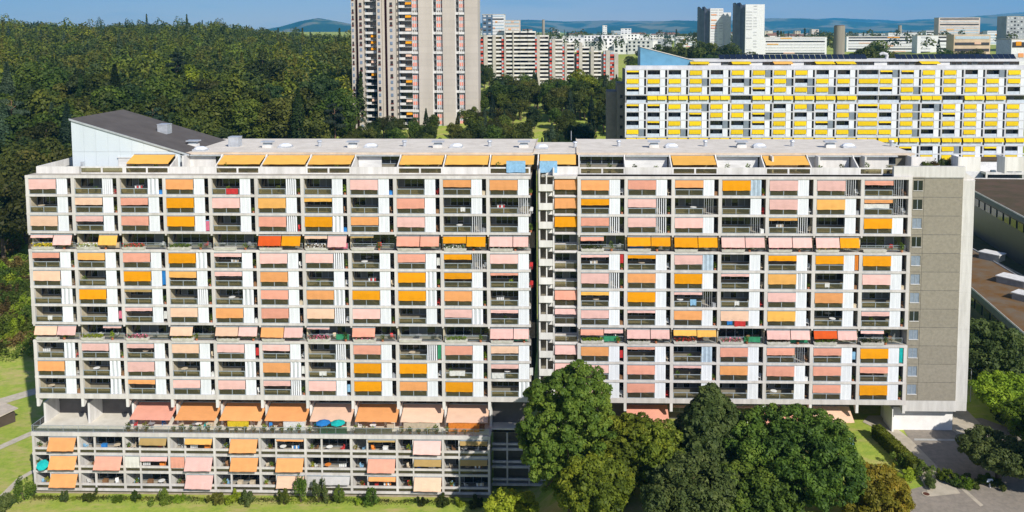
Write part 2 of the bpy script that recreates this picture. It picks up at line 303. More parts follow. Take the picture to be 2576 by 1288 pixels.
def window_mesh(v, w=B-.2, h=2.45, n=4, curtain=True, lo=.95):
    def mk():
        r = random.Random(v); b = MB(); x0 = .1; cw = w/n
        for i in range(n):
            a, c = x0+cw*i, x0+cw*(i+1); b.box(a, a+.07, -.06, 0, lo, h, 1)
            b.box(a+.07, c, -.03, 0, lo+.07, h-.07, 2 if (curtain and r.random() < .2) else 0)
        b.box(x0, x0+w, -.07, -.001, h-.07, h, 1); b.box(x0, x0+w, -.07, -.001, lo, lo+.07, 1); return b.mesh('window', [DARKGL, FRAME, CURT])
    return cached(('win', v, w, h, n), mk)
def rail_mesh(w=4.08):
    b = MB(); b.box(0, w, .05, .13, 1.0, 1.10, 0); b.box(0, w, .06, .12, .18, .25, 0)
    for x in (0, w/2-.05, w-.09): b.box(x, x+.09, .062, .118, .25, 1.02, 0)
    return b.mesh('railing', [FRAME])
def pane_mesh(w=1.93):
    return cached(('pane', w), lambda: MB().box(0, w, .085, .098, .26, 1.01).mesh('glass_panel', [PANE]))
# colour + tenths of the full drop; -- is a raised awning
LEFT = [
 "P9 -- -- A9 -- -- -- P9 -- A6 A9", "-- H6 S6 O9 P9 D9 G2 -- S9 -- --", "H9 P4 S8 O9 -- S9 O9 A7 P9 -- --",
 None,
 "S4 D6 S8 O9 P2 P9 P8 -- S7 O4 P8", "H9 -- O9 D5 P3 A9 -- -- O9 O5 S1", "-- O9 T1 -- -- S8 A8 O8 O9 A9 --", "-- -- P2 H8 A9 S9 H9 P9 -- P7 P2",
 None,
 "-- P6 P3 H8 P7 P5 -- S8 -- S8 H6", "A9 -- P9 -- -- A9 -- O9 O9 -- P3", "-- -- A3 P7 P8 P4 P9 O9 A8 O9 --"]
LSH = ["sslccsccccc", "ccccccccccd", "cccccslccdc", None, "ccclccsccdc", "cccccccclcc", "lccslclclcc", "ccccccscclcd"[:11], None, "lcccccscscc", "clcclllcccc", "clcccscccclc"[:11]]
RIGHT = ["A9 A9 S8 A6 O9 P9 P9 S3", "A9 O5 P7 -- -- P9 D9 A2", "O9 S7 P8 P9 -- D1 -- O9", None,
 "-- P1 O2 P8 -- O4 O7 O9", "-- P9 A8 O9 P1 D9 -- P9", "S8 G2 O9 P1 -- P8 A9 --", "P4 P7 P1 A8 H9 G9 -- P3", None,
 "P8 A8 S1 -- S8 S6 S6 O9", "P8 P7 S8 P1 A8 S9 S8 S5", "-- P9 S8 -- -- -- S7 O9"]
RSH = ["cccgcsd", "csdccdd"[:7], "ssccdsc"[:7], None, "ccgcccc", "sccclcc", "ccdcccc", "ccccccc", None, "ccgcdcc", "ccccccc", "ccccccc"]
RSH[1] = "csdcccd"; RSH[2] = "sscdscc"
RSH[0] = "cccgcsd"
railm = rail_mesh(); logm = loggia_mesh()
def loggia(x, k, code, sh, seed, w=4.08, narrow=False):
    L = obj('loggia', logm if not narrow else cached('lognar', lambda: MB().box(.05, .2, .32, 2.2, .17, ST-.17, 0).box(.2, 6.1, 2.05, 2.2, .17, ST-.17, 1).mesh('loggia', [CREAM, INNER])), main, (x, 0, ZT(k+1)))
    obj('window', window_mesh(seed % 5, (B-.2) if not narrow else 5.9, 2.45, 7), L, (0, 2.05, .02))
    obj('railing', railm, L, (.27, 0, 0))
    for i in (0, 1): obj('glass_panel', pane_mesh(), L, (.35+i*2.0, 0, 0))
    if code != '--': obj('awning', awning_mesh(code[0], 4.06, 1.40*(int(code[1])+1)/10, .07*(int(code[1])+1)/10, seed % 3), L, (.28, .06, ST-.30))
    if sh: obj('shutter', shutter_mesh(sh), L)
    return L
for k in range(12):
    if LEFT[k]:
        for i, c in enumerate(LEFT[k].split()): loggia(i*B, k, c, LSH[k][i], i*7+k*13, narrow=(i == 10))
        for i, c in enumerate(RIGHT[k].split()[1:]): loggia(RX+i*B, k, c, RSH[k][i], i*5+k*11+3)
# floor slabs with their fascia beams, and the columns between them
REND = RX+7*B
for k in range(13):
    big = k in (0, 12); h = .17
    for (a, c) in ((-.27, LEND), (RX-.27, REND+.27)):
        b = MB(); lo, hi = (-.55 if k == 12 else -h), (.22 if k == 0 else h)
        rec = .0
        b.box(a, c, rec, .30, lo, hi, 0); b.box(a+.02, c-.02, .30, 2.2, -.14, .12 if k else .2, 1)
        b.build('floor_slab', [WHITE, SLAB], main, (0, 0, ZT(k)))
colm = {}
for (k0, k1) in ((0, 3), (4, 8), (9, 12)):
    hgt = ST*(k1-k0); me = MB().box(-.25, .25, .02, .42, .17, hgt-.17).mesh('column', [WHITE])
    # one storey at a time, between the slabs
    me = cached('col', lambda: MB().box(-.25, .25, .02, .42, .17, ST-.17).mesh('column', [WHITE]))
    for k in range(k0, k1):
        for x in [i*B for i in range(11)]+[RX+i*B for i in range(8)]: obj('column', me, main, (x, 0, ZT(k+1)))
# balcony floors (the two recessed storeys): partitions, guard rails, troughs, pairs of drop awnings
AB = ["P1P8 --G8 ---- ---- ---- R8O8 H1P9 T0-- S8S8 O5O8 P8P8", "H7P7 --P0 ---- H7-- H7P7 A8P8 P0-- S7-- ---- ---- P8P8"]
ABR = ["S2-- O7O7 O8O8 P8P8 P8P8 P8O8 ----", "S4P2 P7P7 G4G5 ---- P7P7 R6P7 P1--"]
TROUGH = mat('fibre_cement_trough', (.60, .585, .54), .9, .2, scale=2, col2=(.44, .42, .37), objvar=.08)
def balcony(x, k, code, seed, wing, i):
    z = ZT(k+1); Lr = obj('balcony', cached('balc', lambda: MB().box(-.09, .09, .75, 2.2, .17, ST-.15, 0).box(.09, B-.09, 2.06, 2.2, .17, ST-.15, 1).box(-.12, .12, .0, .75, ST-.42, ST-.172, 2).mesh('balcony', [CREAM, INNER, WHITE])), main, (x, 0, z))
    last = (wing == 0 and i == 10)
    obj('window', window_mesh(20+seed % 6, B-.3 if not last else 5.7, 2.4, 5, True, .35), Lr, (.05, 2.06, .02))
    w = 6.5 if not last else 6.0
    obj('railing', cached(('brail', w), lambda: MB().box(.15, w, .5, .55, 1.08, 1.13).box(.15, w, .5, .54, .30, .34).box(.15, .19, .5, .55, .17, 1.08).box(w/2, w/2+.04, .5, .55, .17, 1.08).box(w-.04, w, .5, .55, .17, 1.08).mesh('railing', [FRAME])), Lr)
    for q in (0, 1): obj('glass_panel', cached(('bp', w), lambda: MB().box(0, w/2-.2, .52, .532, .35, 1.07).mesh('glass_panel', [CLEAR])), Lr, (.2+q*(w/2-.05), 0, 0))
    for q in (0, 1):
        c = code[q*2:q*2+2]
        if c[0] != '-':
            wd = 3.35 if q == 0 else (2.75 if not last else 2.2); d = 1.28*(int(c[1])+1)/9
            obj('awning', awning_mesh(c[0], wd, d, .45*(int(c[1])+1)/9, seed % 3), Lr, (.22 if q == 0 else 3.68, .02, ST-.42))
for n, k in ((0, 3), (1, 8)):
    for i, c in enumerate(AB[n].split()): balcony(i*B, k, c, i*3+k, 0, i)
    for i, c in enumerate(ABR[n].split()): balcony(RX+i*B, k, c, i*5+k, 1, i)
# building core behind the loggias
CORE = mat('core_wall', (.40, .385, .36), .9, .2, scale=.4)
main_core = MB().box(-.2, LEND, 2.21, 21.3, 14.0, 48.0).box(LEND+.9, REND, 2.4, 21.2, 14.0, 48.05).box(.0, 40, 5.0, 20, 0, 14.0).build('core', [CORE], main)
# ---- the stair tower in the joint and the narrow bay beside it
stair = obj('stair_tower', MB().box(75.55, 75.75, .0, 2.3, 10, 49.0).box(76.62, 76.80, .05, .35, 10, 48.6).box(77.62, 77.82, .7, 2.3, 10, 49.2).mesh('stair_tower', [PALE]), main)
landm = MB().extr([(-.35, .0), (.05, -.16), (2.2, -.16), (2.2, .02), (-.2, .02), (-.2, .98), (-.35, .98)], 0, 2.02).mesh('landing', [PALE])
halfm = MB().extr([(-.05, .0), (.25, -.12), (1.4, -.12), (1.4, 0), (.05, 0), (.05, .5), (-.05, .5)], 0, .8).mesh('half_landing', [PALE])
for k in range(13):
    obj('landing', landm, stair, (75.58, 0, 46.05-ST*k)); obj('half_landing', halfm, stair, (76.85, .9, 46.05-ST*k-.95))
    c = (["A9", "A9", "O9", "--", "--", "--", "S8", "P4", "--", "P8", "P8", "--"][k]) if k < 12 else None
    if c:
        N = obj('side_bay', MB().extr([(.35, -.15), (.35, .02), (.55, .12), (1.6, .12), (1.6, -.15)], 0, 3.45).box(3.42, 3.6, 1.0, 2.4, -.15, ST-.16).box(0, 3.42, 2.3, 2.4, .12, ST-.16).mesh('side_bay', [WHITE]) if k == 0 else CACHE['sb'], main, (77.83, 0, ZT(k+1)))
        CACHE['sb'] = N.data
        obj('window', window_mesh(40+k % 3, 3.2, 2.3, 3), N, (0, 2.3, 0))
        obj('railing', cached('srail', lambda: MB().box(.02, 3.4, .72, .78, .98, 1.04).box(.02, .06, .72, .78, .12, .98).box(1.68, 1.72, .72, .78, .12, .98).box(3.36, 3.4, .72, .78, .12, .98).mesh('railing', [FRAME])), N)
        for q in (0, 1): obj('glass_panel', cached('sp', lambda: MB().box(0, 1.58, .745, .757, .2, .97).mesh('glass_panel', [PANE])), N, (.08+q*1.65, 0, 0))
        if c != '--': obj('awning', awning_mesh(c[0], 3.3, 1.42*(int(c[1])+1)/10, .2, k % 3), N, (.06, .62, ST-.28))
MB().box(77.83, 81.2, .3, 2.4, 47.75, 48.15).build('cornice', [WHITE], main)
MB().box(75.8, 77.8, 2.3, 2.5, 10, 49).build('stair_back_wall', [INNER], main)
# ---- right-hand end wall: stacked concrete panels with pale joints, small windows, corner pier
GREYC = mat('exposed_aggregate', (.275, .25, .20), .95, .15, scale=2.5, col2=(.22, .20, .16), objvar=.045, detail=9, bump=.3)
PIERC = mat('pale_grey_concrete', (.585, .57, .545), .85, .2, scale=.9, col2=(.47, .455, .43), stretch=(2, 2, .25), detail=7)
endw = obj('end_wall', MB().box(0, 7.5, .12, 20, 13.13, 48.1).mesh('end_wall', [PALE]), main, (REND+.3, .5, 0))
pw = [0.02, 1.86, 7.5]
pB = MB().box(0, 5.55, 0, .13, .03, ST-.03).mesh('wall_panel', [GREYC])
def punched():                                  # panel with a window opening
    b = MB(); b.box(0, .28, 0, .13, .03, ST-.03); b.box(1.62, 1.80, 0, .13, .03, ST-.03); b.box(.28, 1.62, 0, .13, .03, .95); b.box(.28, 1.62, 0, .13, 2.42, ST-.03); return b.mesh('wall_panel', [GREYC])
pA = punched()
for k in range(12):
    z = ZT(k+1)-.05
    obj('wall_panel', pA, endw, (pw[0], 0, z)); obj('wall_panel', pB, endw, (pw[1], 0, z))
    win = obj('window', cached(('ew', k in (0, 1, 3, 7)), (lambda q=(k in (0, 1, 3, 7)): MB().box(0, 1.34, .06, .10, .97, 2.42, 0 if q else 3).box(.62, .70, .03, .06, .97, 2.42, 1).box(-.03, 1.37, -.10, .06, .91, .97, 2).mesh('window', [DARKGL, FRAME, PALE, mat('lowered_blind', (.22, .27, .33), .6, .3, scale=3)]))), endw, (.30, 0, z))
MB().box(-.02, 7.5, -.06, .3, 13.15, ZT(12)-.07).build('base_band', [PIERC], endw)
MB().box(-2.6, 7.62, -.12, .5, 48.02, 49.62).build('end_parapet', [PIERC], endw)
pier = MB()
for k in range(12): pier.box(7.52, 9.2, .25, 1.0, 47.55-ST*(k+1)+.012, 47.55-ST*k-.012)
pier.box(7.54, 9.18, .27, 20, 13.1, 47.5); pier.build('corner_pier', [PIERC], endw)
MB().hexa(((7.5, .4, 47.52), (9.25, .2, 47.52), (9.25, 6, 47.52), (7.5, 6, 47.52), (7.5, .4, 48.9), (9.2, .5, 47.75), (9.2, 6, 47.75), (7.5, 6, 48.9))).build('pier_coping', [WHITE], endw)
BASEW = mat('white_base_wall', (.80, .79, .77), .8, .25, scale=.5, col2=(.70, .69, .67))
MB().box(-1.2, 7.7, 1.35, 6, ZR-.2, 13.12).build('base_wall', [BASEW], endw)
MB().box(-1.48, -1.22, .7, 4.2, ZR-.2, 13.1).build('entrance_fin', [BASEW], endw)
# ---- top terrace, parapets, penthouse, roof
ledge = MB().box(-.2, LEND+.1, .30, 5.4, 48.0, 48.12).box(LEND+1.6, REND+2.2, .31, 5.4, 48.0, 48.13).build('roof_terrace', [SLAB], main)
PW = B-.02
def parap(kind):
    b = MB(); h = 1.06
    if kind == 's': b.box(.0, PW, 0, .16, 0, h)
    else:
        b.box(0, PW, 0, .16, 0, .16); b.box(0, PW, 0, .16, h-.2, h)
        for x in (0, PW/2-.13, PW-.26): b.box(x, x+.26, 0, .16, .16, h-.2)
    if kind == 'l': b.box(.26, PW-.26, .07, .08, .16, h-.2, 1)
    return b.mesh('parapet', [PALE, PANE])
ps, pl_ = parap('s'), parap('l')
for i, c in enumerate("sllslslslsl"): obj('parapet', ps if c == 's' else pl_, main, (i*B+.0+(.3 if i == 0 else 0), 1.85, 48.12), 0, ((1, 1, 1) if i < 10 else (.9, 1, 1)))
for i, c in enumerate("lslslsl"): obj('parapet', ps if c == 's' else pl_, main, (RX+i*B, 1.85, 48.12))
MB().box(76.75, 81.4, 1.75, 1.95, 48.13, 49.3).build('parapet', [PALE], main)
MB().box(.3, .5, 2.02, 14, 48.12, 49.2).build('parapet', [PALE], main)
pent = obj('penthouse', MB().box(21.0, LEND+.0, 5.5, 20.8, 48.12, 50.62, 0).box(LEND+.01, RX, 6.2, 17.2, 48.13, 50.60, 0).box(RX+.01, REND+1.6, 5.5, 20.8, 48.12, 50.62, 0).mesh('penthouse', [INNER]), main)
ROOFM = mat('roof_gravel', (.66, .61, .54), .95, .1, scale=.5, col2=(.53, .485, .42), detail=9)
FASC = mat('eaves_trim', (.60, .50, .40), .8, .2, scale=.5)
roof = obj('roof', MB().box(20.3, LEND+.2, 5.0, 21.5, 50.62, 50.86, 0).box(LEND+.21, RX-.3, 5.6, 17.6, 50.60, 50.82, 0).box(RX-.29, REND+2.4, 5.0, 21.5, 50.62, 50.86, 0).mesh('roof', [ROOFM]), main)
MB().box(20.25, LEND+.25, 4.88, 4.99, 50.58, 50.90).box(RX-.32, REND+2.45, 4.88, 4.99, 50.58, 50.90).box(RX-.4, RX-.30, 4.9, 21.55, 50.87, 51.0).box(LEND+.2, LEND+.3, 4.9, 21.55, 50.87, 51.0).build('eaves', [FASC], roof)
PIN = [2, 4, 5, 6, 8, 9, 10]; PINR = [2, 4]
FIN = MB().extr([(2.1, 0), (5.5, 0), (5.5, 2.5), (4.6, 2.5), (4.2, 2.1), (2.1, 1.1)], -.09, .09).mesh('terrace_fin', [PALE])
WINP = lambda v: window_mesh(60+v, B-.35, 2.4, 4)
WSH = mat('white_roller_panel', (.72, .72, .71), .6, .3, scale=.3, stretch=(1, 1, 6))
def pbay(x, awn, v, shut):
    P_ = obj('terrace_bay', FIN, main, (x, 0, 48.12))
    obj('window', WINP(v), P_, (.1, 5.48, .02))
    if shut: obj('roller_shutter', cached(('rs', shut), lambda: MB().box(.2, B*shut, 5.25, 5.36, .12, 2.3).mesh('roller_shutter', [WSH])), P_)
    if awn: obj('awning', awning_mesh('G', B-.45, .9, 2.6, v % 3), P_, (.22, 5.0, 2.36))
    else: obj('eaves_blind', cached('eb', lambda: MB().box(.15, B-.15, 4.55, 4.98, 2.25, 2.45).mesh('eaves_blind', [STEEL])), P_)
for i in range(3, 11): pbay(i*B, i in PIN, i % 4, .55 if i in (3, 7) else 0)
for i in range(0, 7): pbay(RX+i*B, i in PINR, i % 4, .95 if i in (1, 3, 5) else 0)
pc = obj('terrace_bay', FIN, main, (LEND+1.0, .3, 48.12)); obj('awning', awning_mesh('G', 5.4, 1.0, 2.8, 1), pc, (.25, 5.0, 2.5))
obj('window', window_mesh(66, 5.6, 2.4, 3), pc, (.1, 5.7, 0))
# wedge-roofed plant room on the left end
wz = lambda p: (p.x-OX, p.y-OY, p.z)
FL, FR, BL = at(178, 300, 124.5), at(446, 384, 124.5), at(315, 276, 139.5)
wx0, wx1, wy0, wy1, h0, h1 = FL.x-OX, FR.x-OX+.4, 4.5, 19.5, FL.z, 51.0
SHEET = mat('pale_sheet_cladding', (.58, .64, .68), .5, .35, scale=.25, col2=(.53, .59, .635), stretch=(1, 1, .2), objvar=.03)
wedge = obj('plant_room', MB().hexa(((wx0+.05, wy0+.09, 48.12), (wx1, wy0+.09, 48.12), (wx1, wy1, 48.12), (wx0+.05, wy1, 48.12), (wx0+.05, wy0+.09, h0-.1), (wx1, wy0+.09, h1-.1), (wx1, wy1, h1-.1), (wx0+.05, wy1, h0-.1))).mesh('plant_room', [SHEET]), main)
npan = 9
for i in range(npan):                            # cladding sheets of the front
    a, c = wx0+(wx1-wx0)*i/npan+.012, wx0+(wx1-wx0)*(i+1)/npan-.012; za = h0+(h1-h0)*(a-wx0)/(wx1-wx0)-.12; zc = h0+(h1-h0)*(c-wx0)/(wx1-wx0)-.12
    for z0, z1a, z1c in ((48.12, 51.0 if za > 51.2 else za, 51.0 if zc > 51.2 else zc), (51.03, za, zc)):
        if z1c > z0+.15: MB().hexa(((a, wy0, z0), (c, wy0, z0), (c, wy0+.08, z0), (a, wy0+.08, z0), (a, wy0, z1a), (c, wy0, z1c), (c, wy0+.08, z1c), (a, wy0+.08, z1a))).build('cladding_sheet', [SHEET], wedge)
DROOF = mat('dark_roof_felt', (.085, .076, .072), .9, .15, scale=.35, col2=(.11, .10, .094), detail=7)
s_ = (h1-h0)/(wx1-wx0); ov = 1.5
MB().hexa(((wx0-.15, wy0-.15, h0-.08), (wx1+ov, wy0-.15, h1+s_*ov-.08), (wx1+ov, wy1+.15, h1+s_*ov-.08), (wx0-.15, wy1+.15, h0-.08), (wx0-.15, wy0-.15, h0+.1), (wx1+ov, wy0-.15, h1+s_*ov+.1), (wx1+ov, wy1+.15, h1+s_*ov+.1), (wx0-.15, wy1+.15, h0+.1))).build('sloping_roof', [DROOF], wedge)
MB().hexa(((wx0-.2, wy0-.22, h0-.14), (wx1+ov, wy0-.22, h1+s_*ov-.14), (wx1+ov, wy0-.16, h1+s_*ov-.14), (wx0-.2, wy0-.16, h0-.14), (wx0-.2, wy0-.22, h0+.14), (wx1+ov, wy0-.22, h1+s_*ov+.14), (wx1+ov, wy0-.16, h1+s_*ov+.14), (wx0-.2, wy0-.16, h0+.14))).build('verge_trim', [STEEL], wedge)
P3 = obj('terrace_bay', FIN, main, (2*B, 0, 48.12)); obj('awning', awning_mesh('G', B-.5, .95, 2.3, 2), P3, (.25, 4.4, 2.5))
obj('roller_shutter', cached('rs2', lambda: MB().box(-2.2, .2, 4.3, 4.42, 0, 2.0).box(-2.3, .25, 4.2, 4.45, 2.0, 2.12).mesh('roller_shutter', [WSH])), P3)
obj('window', window_mesh(61, B-.6, 2.3, 4), P3, (.2, 4.46, 0))
MB().box(wx1+.9, wx1+1.15, 3.2, 5.5, 48.12, 50.6).box(wx1+1.2, 26.0, 5.2, 5.35, 48.12, 50.3).build('white_screen_wall', [PALE], main)
# vents and rooflights on the roof
def tablevent(): b = MB(); b.box(-.75, .75, -.5, .5, 0, .45, 0); b.box(-.6, .6, -.4, .4, .45, .85, 2); b.box(-.95, .95, -.65, .65, .85, 1.02, 1); return b.mesh('roof_vent', [PALE, STEEL, FRAME])
def domelight():
    b = MB(); b.box(-1.0, 1.0, -.8, .8, 0, .3, 1); n = 8; R = [(1, .3), (.82, .52), (.5, .66), (0, .7)]
    ring = [[(1.05*r*math.cos(t)*min(1.0, 1/max(abs(math.cos(t)), abs(math.sin(t)))) , .85*r*math.sin(t)*min(1.0, 1/max(abs(math.cos(t)), abs(math.sin(t)))), z) for t in [2*math.pi*(q+.5)/n for q in range(n)]] for r, z in R[:3]]
    for a, c in zip(ring, ring[1:]):
        for q in range(n): b.poly([a[q], a[(q+1) % n], c[(q+1) % n], c[q]])
    b.poly(ring[-1]); return b.mesh('rooflight', [mat('opal_dome', (.80, .82, .84), .25, .5, scale=1), STEEL])
def smallvent(): b = MB(); b.tube((0, 0, 0), (0, 0, .75), .28, .28, 10, 0); b.tube((0, 0, .75), (0, 0, .95), .42, .36, 10, 1); return b.mesh('vent_pipe', [STEEL, STEEL])
tv, dl, sv_ = tablevent(), domelight(), smallvent()
rz_ = 50.865
def onroof(x, y):
    p = onz(x, y, rz_); return (p.x-OX, p.y-OY, rz_)
for x in (673.7, 888, 1102, 1318, 1645, 1865, 2088): obj('roof_vent', tv, roof, onroof(x, 371))
for x in (718, 933, 1147.7, 1689, 1909.5, 2133.8): obj('rooflight', dl, roof, onroof(x, 371))
for x in (804, 1017.5, 1232, 1556.5, 1774, 1992.8, 2242.5): obj('vent_pipe', sv_, roof, onroof(x, 368))
obj('rooflight', dl, roof, onroof(1363, 373)); obj('vent_pipe', sv_, roof, onroof(1447, 371)); obj('rooflight', dl, roof, onroof(505, 379))
boxv = MB().box(-.8, .8, -.8, .8, 0, 1.5).box(-.85, .85, -.85, .85, 1.5, 1.6).mesh('vent_box', [STEEL])
obj('vent_box', boxv, roof, onroof(592, 368)); MB().tube((0, 0, 0), (0, 0, 1.6), .06, .04, 6).build('aerial', [STEEL], roof, onroof(1437, 353))
for (fx, fy, me) in ((.62, .55, boxv), (.97, .38, tv)):
    x = wx0+(wx1-wx0)*fx; obj('roof_vent', me, wedge, (x, wy0+(wy1-wy0)*fy, h0+s_*(x-wx0)-.1))
MB().box(2.0, 2.3, 3.6, 4.2, 48.12, 49.6).build('flue', [STEEL], wedge, (4.0, 0, 0))
# ------------------------------------------------------------------ terrace storey and three-storey podium of the left wing
PY = -1.55                                        # podium front
PODX1 = 10*B+.2
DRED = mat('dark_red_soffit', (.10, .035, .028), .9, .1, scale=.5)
tf = obj('terrace_deck', MB().box(-.25, PODX1, PY, 5.0, 9.15, 9.72, 0).box(PODX1, LEND, 1.0, 5.0, 9.15, 9.70, 0).box(-.26, PODX1+.01, PY-.03, PY+.2, 9.18, 9.74, 1).mesh('terrace_deck', [mat('pale_terrace_deck', (.66, .63, .56), .9, .2, scale=.6, col2=(.55, .52, .45), detail=7), WHITE]), main)
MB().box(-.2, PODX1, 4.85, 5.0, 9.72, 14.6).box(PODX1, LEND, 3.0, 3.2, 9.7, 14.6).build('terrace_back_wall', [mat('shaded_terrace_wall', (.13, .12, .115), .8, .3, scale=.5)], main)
LFIN = MB().box(-.16, .16, 1.5, 4.85, 9.72, 13.0).mesh('fin_wall', [PALE]); UFIN = MB().extr([(0.02, ZT(12)-.55), (0.02, 13.0), (.25, 13.0), (1.6, ZT(12)-.55)], -.2, .2).mesh('bracket', [PALE])
for i in range(0, 11): obj('fin_wall', LFIN, main, (i*B, 0, 0)); obj('bracket', UFIN, main, (i*B, 0, 0))
for i in range(0, 8): obj('bracket', UFIN, main, (RX+i*B, 0, 0))
for i in range(0, 7): obj('fin_wall', MB().box(-.16, .16, 1.5, 4.85, 9.5, 13.0).mesh('fin_wall', [PALE]) if i == 0 else CACHE['rf'], main, (RX+i*B, 0, 0)); CACHE['rf'] = main.children[-1].data
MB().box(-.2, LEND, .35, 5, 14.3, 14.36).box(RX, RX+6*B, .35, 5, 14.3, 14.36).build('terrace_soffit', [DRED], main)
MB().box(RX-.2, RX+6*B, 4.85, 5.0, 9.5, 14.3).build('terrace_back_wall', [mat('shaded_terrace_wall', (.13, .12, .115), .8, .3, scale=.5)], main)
for i in range(2, 10): obj('window', window_mesh(80+i % 5, B-.6, 2.5, 4), main, (i*B+.15, 4.84, 9.75))
for i in range(1, 6): obj('window', window_mesh(85+i % 5, B-.6, 2.5, 4), main, (RX+i*B+.15, 4.84, 9.75))
for i, c in zip(range(2, 10), "SAAAHAHH"): obj('awning', awning_mesh(c, B-.6, 1.35, 3.0, i % 3), main, (i*B+.32, 2.85, 12.55))
for i, c, s in ((1, 'S', 1), (2, 'P', .12), (3, 'P', .12), (4, 'S', 1), (5, 'H', .9)): obj('awning', awning_mesh(c, B-.6, 1.35*s, 3.0*s, i % 3), main, (RX+i*B+.32, 2.85, 12.75))
# guard rail along the podium edge
for i in range(10):
    R_ = obj('guard_rail', cached('gr', lambda: MB().box(0, B, 0, .04, .98, 1.03).box(0, .04, 0, .04, 0, .98).box(B/3, B/3+.04, 0, .04, 0, .98).box(2*B/3, 2*B/3+.04, 0, .04, 0, .98).box(0, B, 0, .03, .1, .13).mesh('guard_rail', [FRAME])), main, (i*B, PY+.1, 9.74))
    for q in range(3): obj('glass_panel', cached('gp', lambda: MB().box(.06, B/3-.02, .012, .022, .15, .97).mesh('glass_panel', [CLEAR])), R_, (q*B/3, 0, 0))
sr = obj('guard_rail', MB().box(0, .04, 0, 6.3, .98, 1.03).box(0, .04, 0, .04, 0, .98).box(0, .04, 2, 2.04, 0, .98).box(0, .04, 4, 4.04, 0, .98).box(0, .04, 6.2, 6.24, 0, .98).mesh('guard_rail', [FRAME]), main, (-.2, PY+.1, 9.74))
obj('glass_panel', MB().box(.012, .022, .05, 6.2, .1, .97).mesh('glass_panel', [CLEAR]), sr)
# podium: slabs, posts, cells
PZ = [9.30, 6.42, 3.66, .90]
for z in PZ[1:]: MB().box(-.25, PODX1, PY, PY+.25, -.17, .17, 0).box(-.24, PODX1-.02, PY+.25, 1.2, -.12, .1, 1).build('floor_slab', [WHITE, SLAB], main, (0, 0, z))
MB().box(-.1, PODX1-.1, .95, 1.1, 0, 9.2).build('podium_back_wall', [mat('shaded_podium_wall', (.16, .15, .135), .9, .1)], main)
MB().box(-.2, PODX1, PY+.5, 1.0, -.3, .73).build('plinth', [mat('plinth_concrete', (.36, .31, .25), .95, .1, scale=1, col2=(.27, .22, .17))], main)
MB().box(-.25, -.10, PY+.3, 19, .3, 9.15).build('podium_side_wall', [PALE], main)
POD = ["--A9 ---- --T4 --D3 --A9 --A0 ---- --T0 --P9 --T2", "--A9 --S9 W9P2 S9P9 --A9 --A9 ---- --S9 --T4 --T3", "--A9 ---- ---- --P9 ---- --H8 K9K5 --A2 --H9 ----"]
postm = MB().box(-.17, .17, PY+.02, PY+.35, .17, 2.59).mesh('column', [WHITE]); thin = MB().box(-.11, .11, PY+.03, PY+.3, .17, 2.59).mesh('column', [WHITE]); tall = MB().box(-.17, .17, PY+.02, PY+.35, .17, 2.75).mesh('column', [WHITE])
NARW = 2.42
for r in range(3):
    z = PZ[r+1]; hh = (PZ[r]-z)-.34
    for i in range(11): obj('column', tall if r == 0 else postm, main, (i*B, 0, z))
    for i, c in enumerate(POD[r].split()):
        cell = obj('podium_balcony', cached(('pc', r == 0), lambda q=hh: MB().box(-.09, .09, PY+.36, .95, .12, q, 0).mesh('podium_balcony', [PALE])), main, (i*B, 0, z))
        obj('column', thin, cell, (NARW, 0, 0))
        obj('window', window_mesh(100+(i*3+r) % 7, B-.3, 2.45, 5, True, .3), cell, (.1, .94, 0))
        for q, (a, w) in enumerate(((.17, NARW-.28), (NARW+.11, B-NARW-.28))):
            obj('parapet_beam', cached(('pb', q), lambda w=w: MB().box(0, w, PY+.03, PY+.26, .66, .95).mesh('parapet_beam', [WHITE])), cell, (a, 0, 0))
            obj('glass_panel', cached(('pg', q), lambda w=w: MB().box(0, w, PY+.16, PY+.175, .17, .66).mesh('glass_panel', [PANE])), cell, (a, 0, 0))
            cc = c[q*2:q*2+2]
            if cc[0] != '-':
                n = int(cc[1])+1
                if q == 0: obj('awning', awning_mesh(cc[0], w-.04, 1.6*n/10, .02, i % 3), cell, (a+.02, PY+.0, 2.5))
                else: obj('awning', awning_mesh(cc[0], w-.1, 1.62*n/10, .85*n/10, (i+r) % 3), cell, (a+.04, PY+.0, 2.48+(.1 if r == 0 else 0)))
# set-back joint bays of the podium, mostly hidden by the big tree
for z in PZ: MB().box(PODX1+.02, LEND+6, 1.0, 1.3, -.17, .17, 0).box(PODX1+.02, LEND+6, 1.3, 3.4, -.12, .1, 1).build('floor_slab', [WHITE, SLAB], main, (0, 0, z))
MB().box(PODX1, LEND+6, 3.3, 3.5, 0, 9.2).build('podium_back_wall', [INNER], main)
for r in range(3):
    for x in (PODX1+2.3, PODX1+5.6): obj('column', cached('jc', lambda: MB().box(-.12, .12, 1.02, 1.3, .17, 2.6).mesh('column', [WHITE])), main, (x, 0, PZ[r+1]))
    MB().box(PODX1+.05, LEND+5.9, 1.03, 1.25, .66, .95).build('parapet_beam', [WHITE], main, (0, 0, PZ[r+1]))
MB().box(RX-2, REND+1, 2.4, 5.4, 0, ZR-.1).build('garden_wall', [CORE], main)
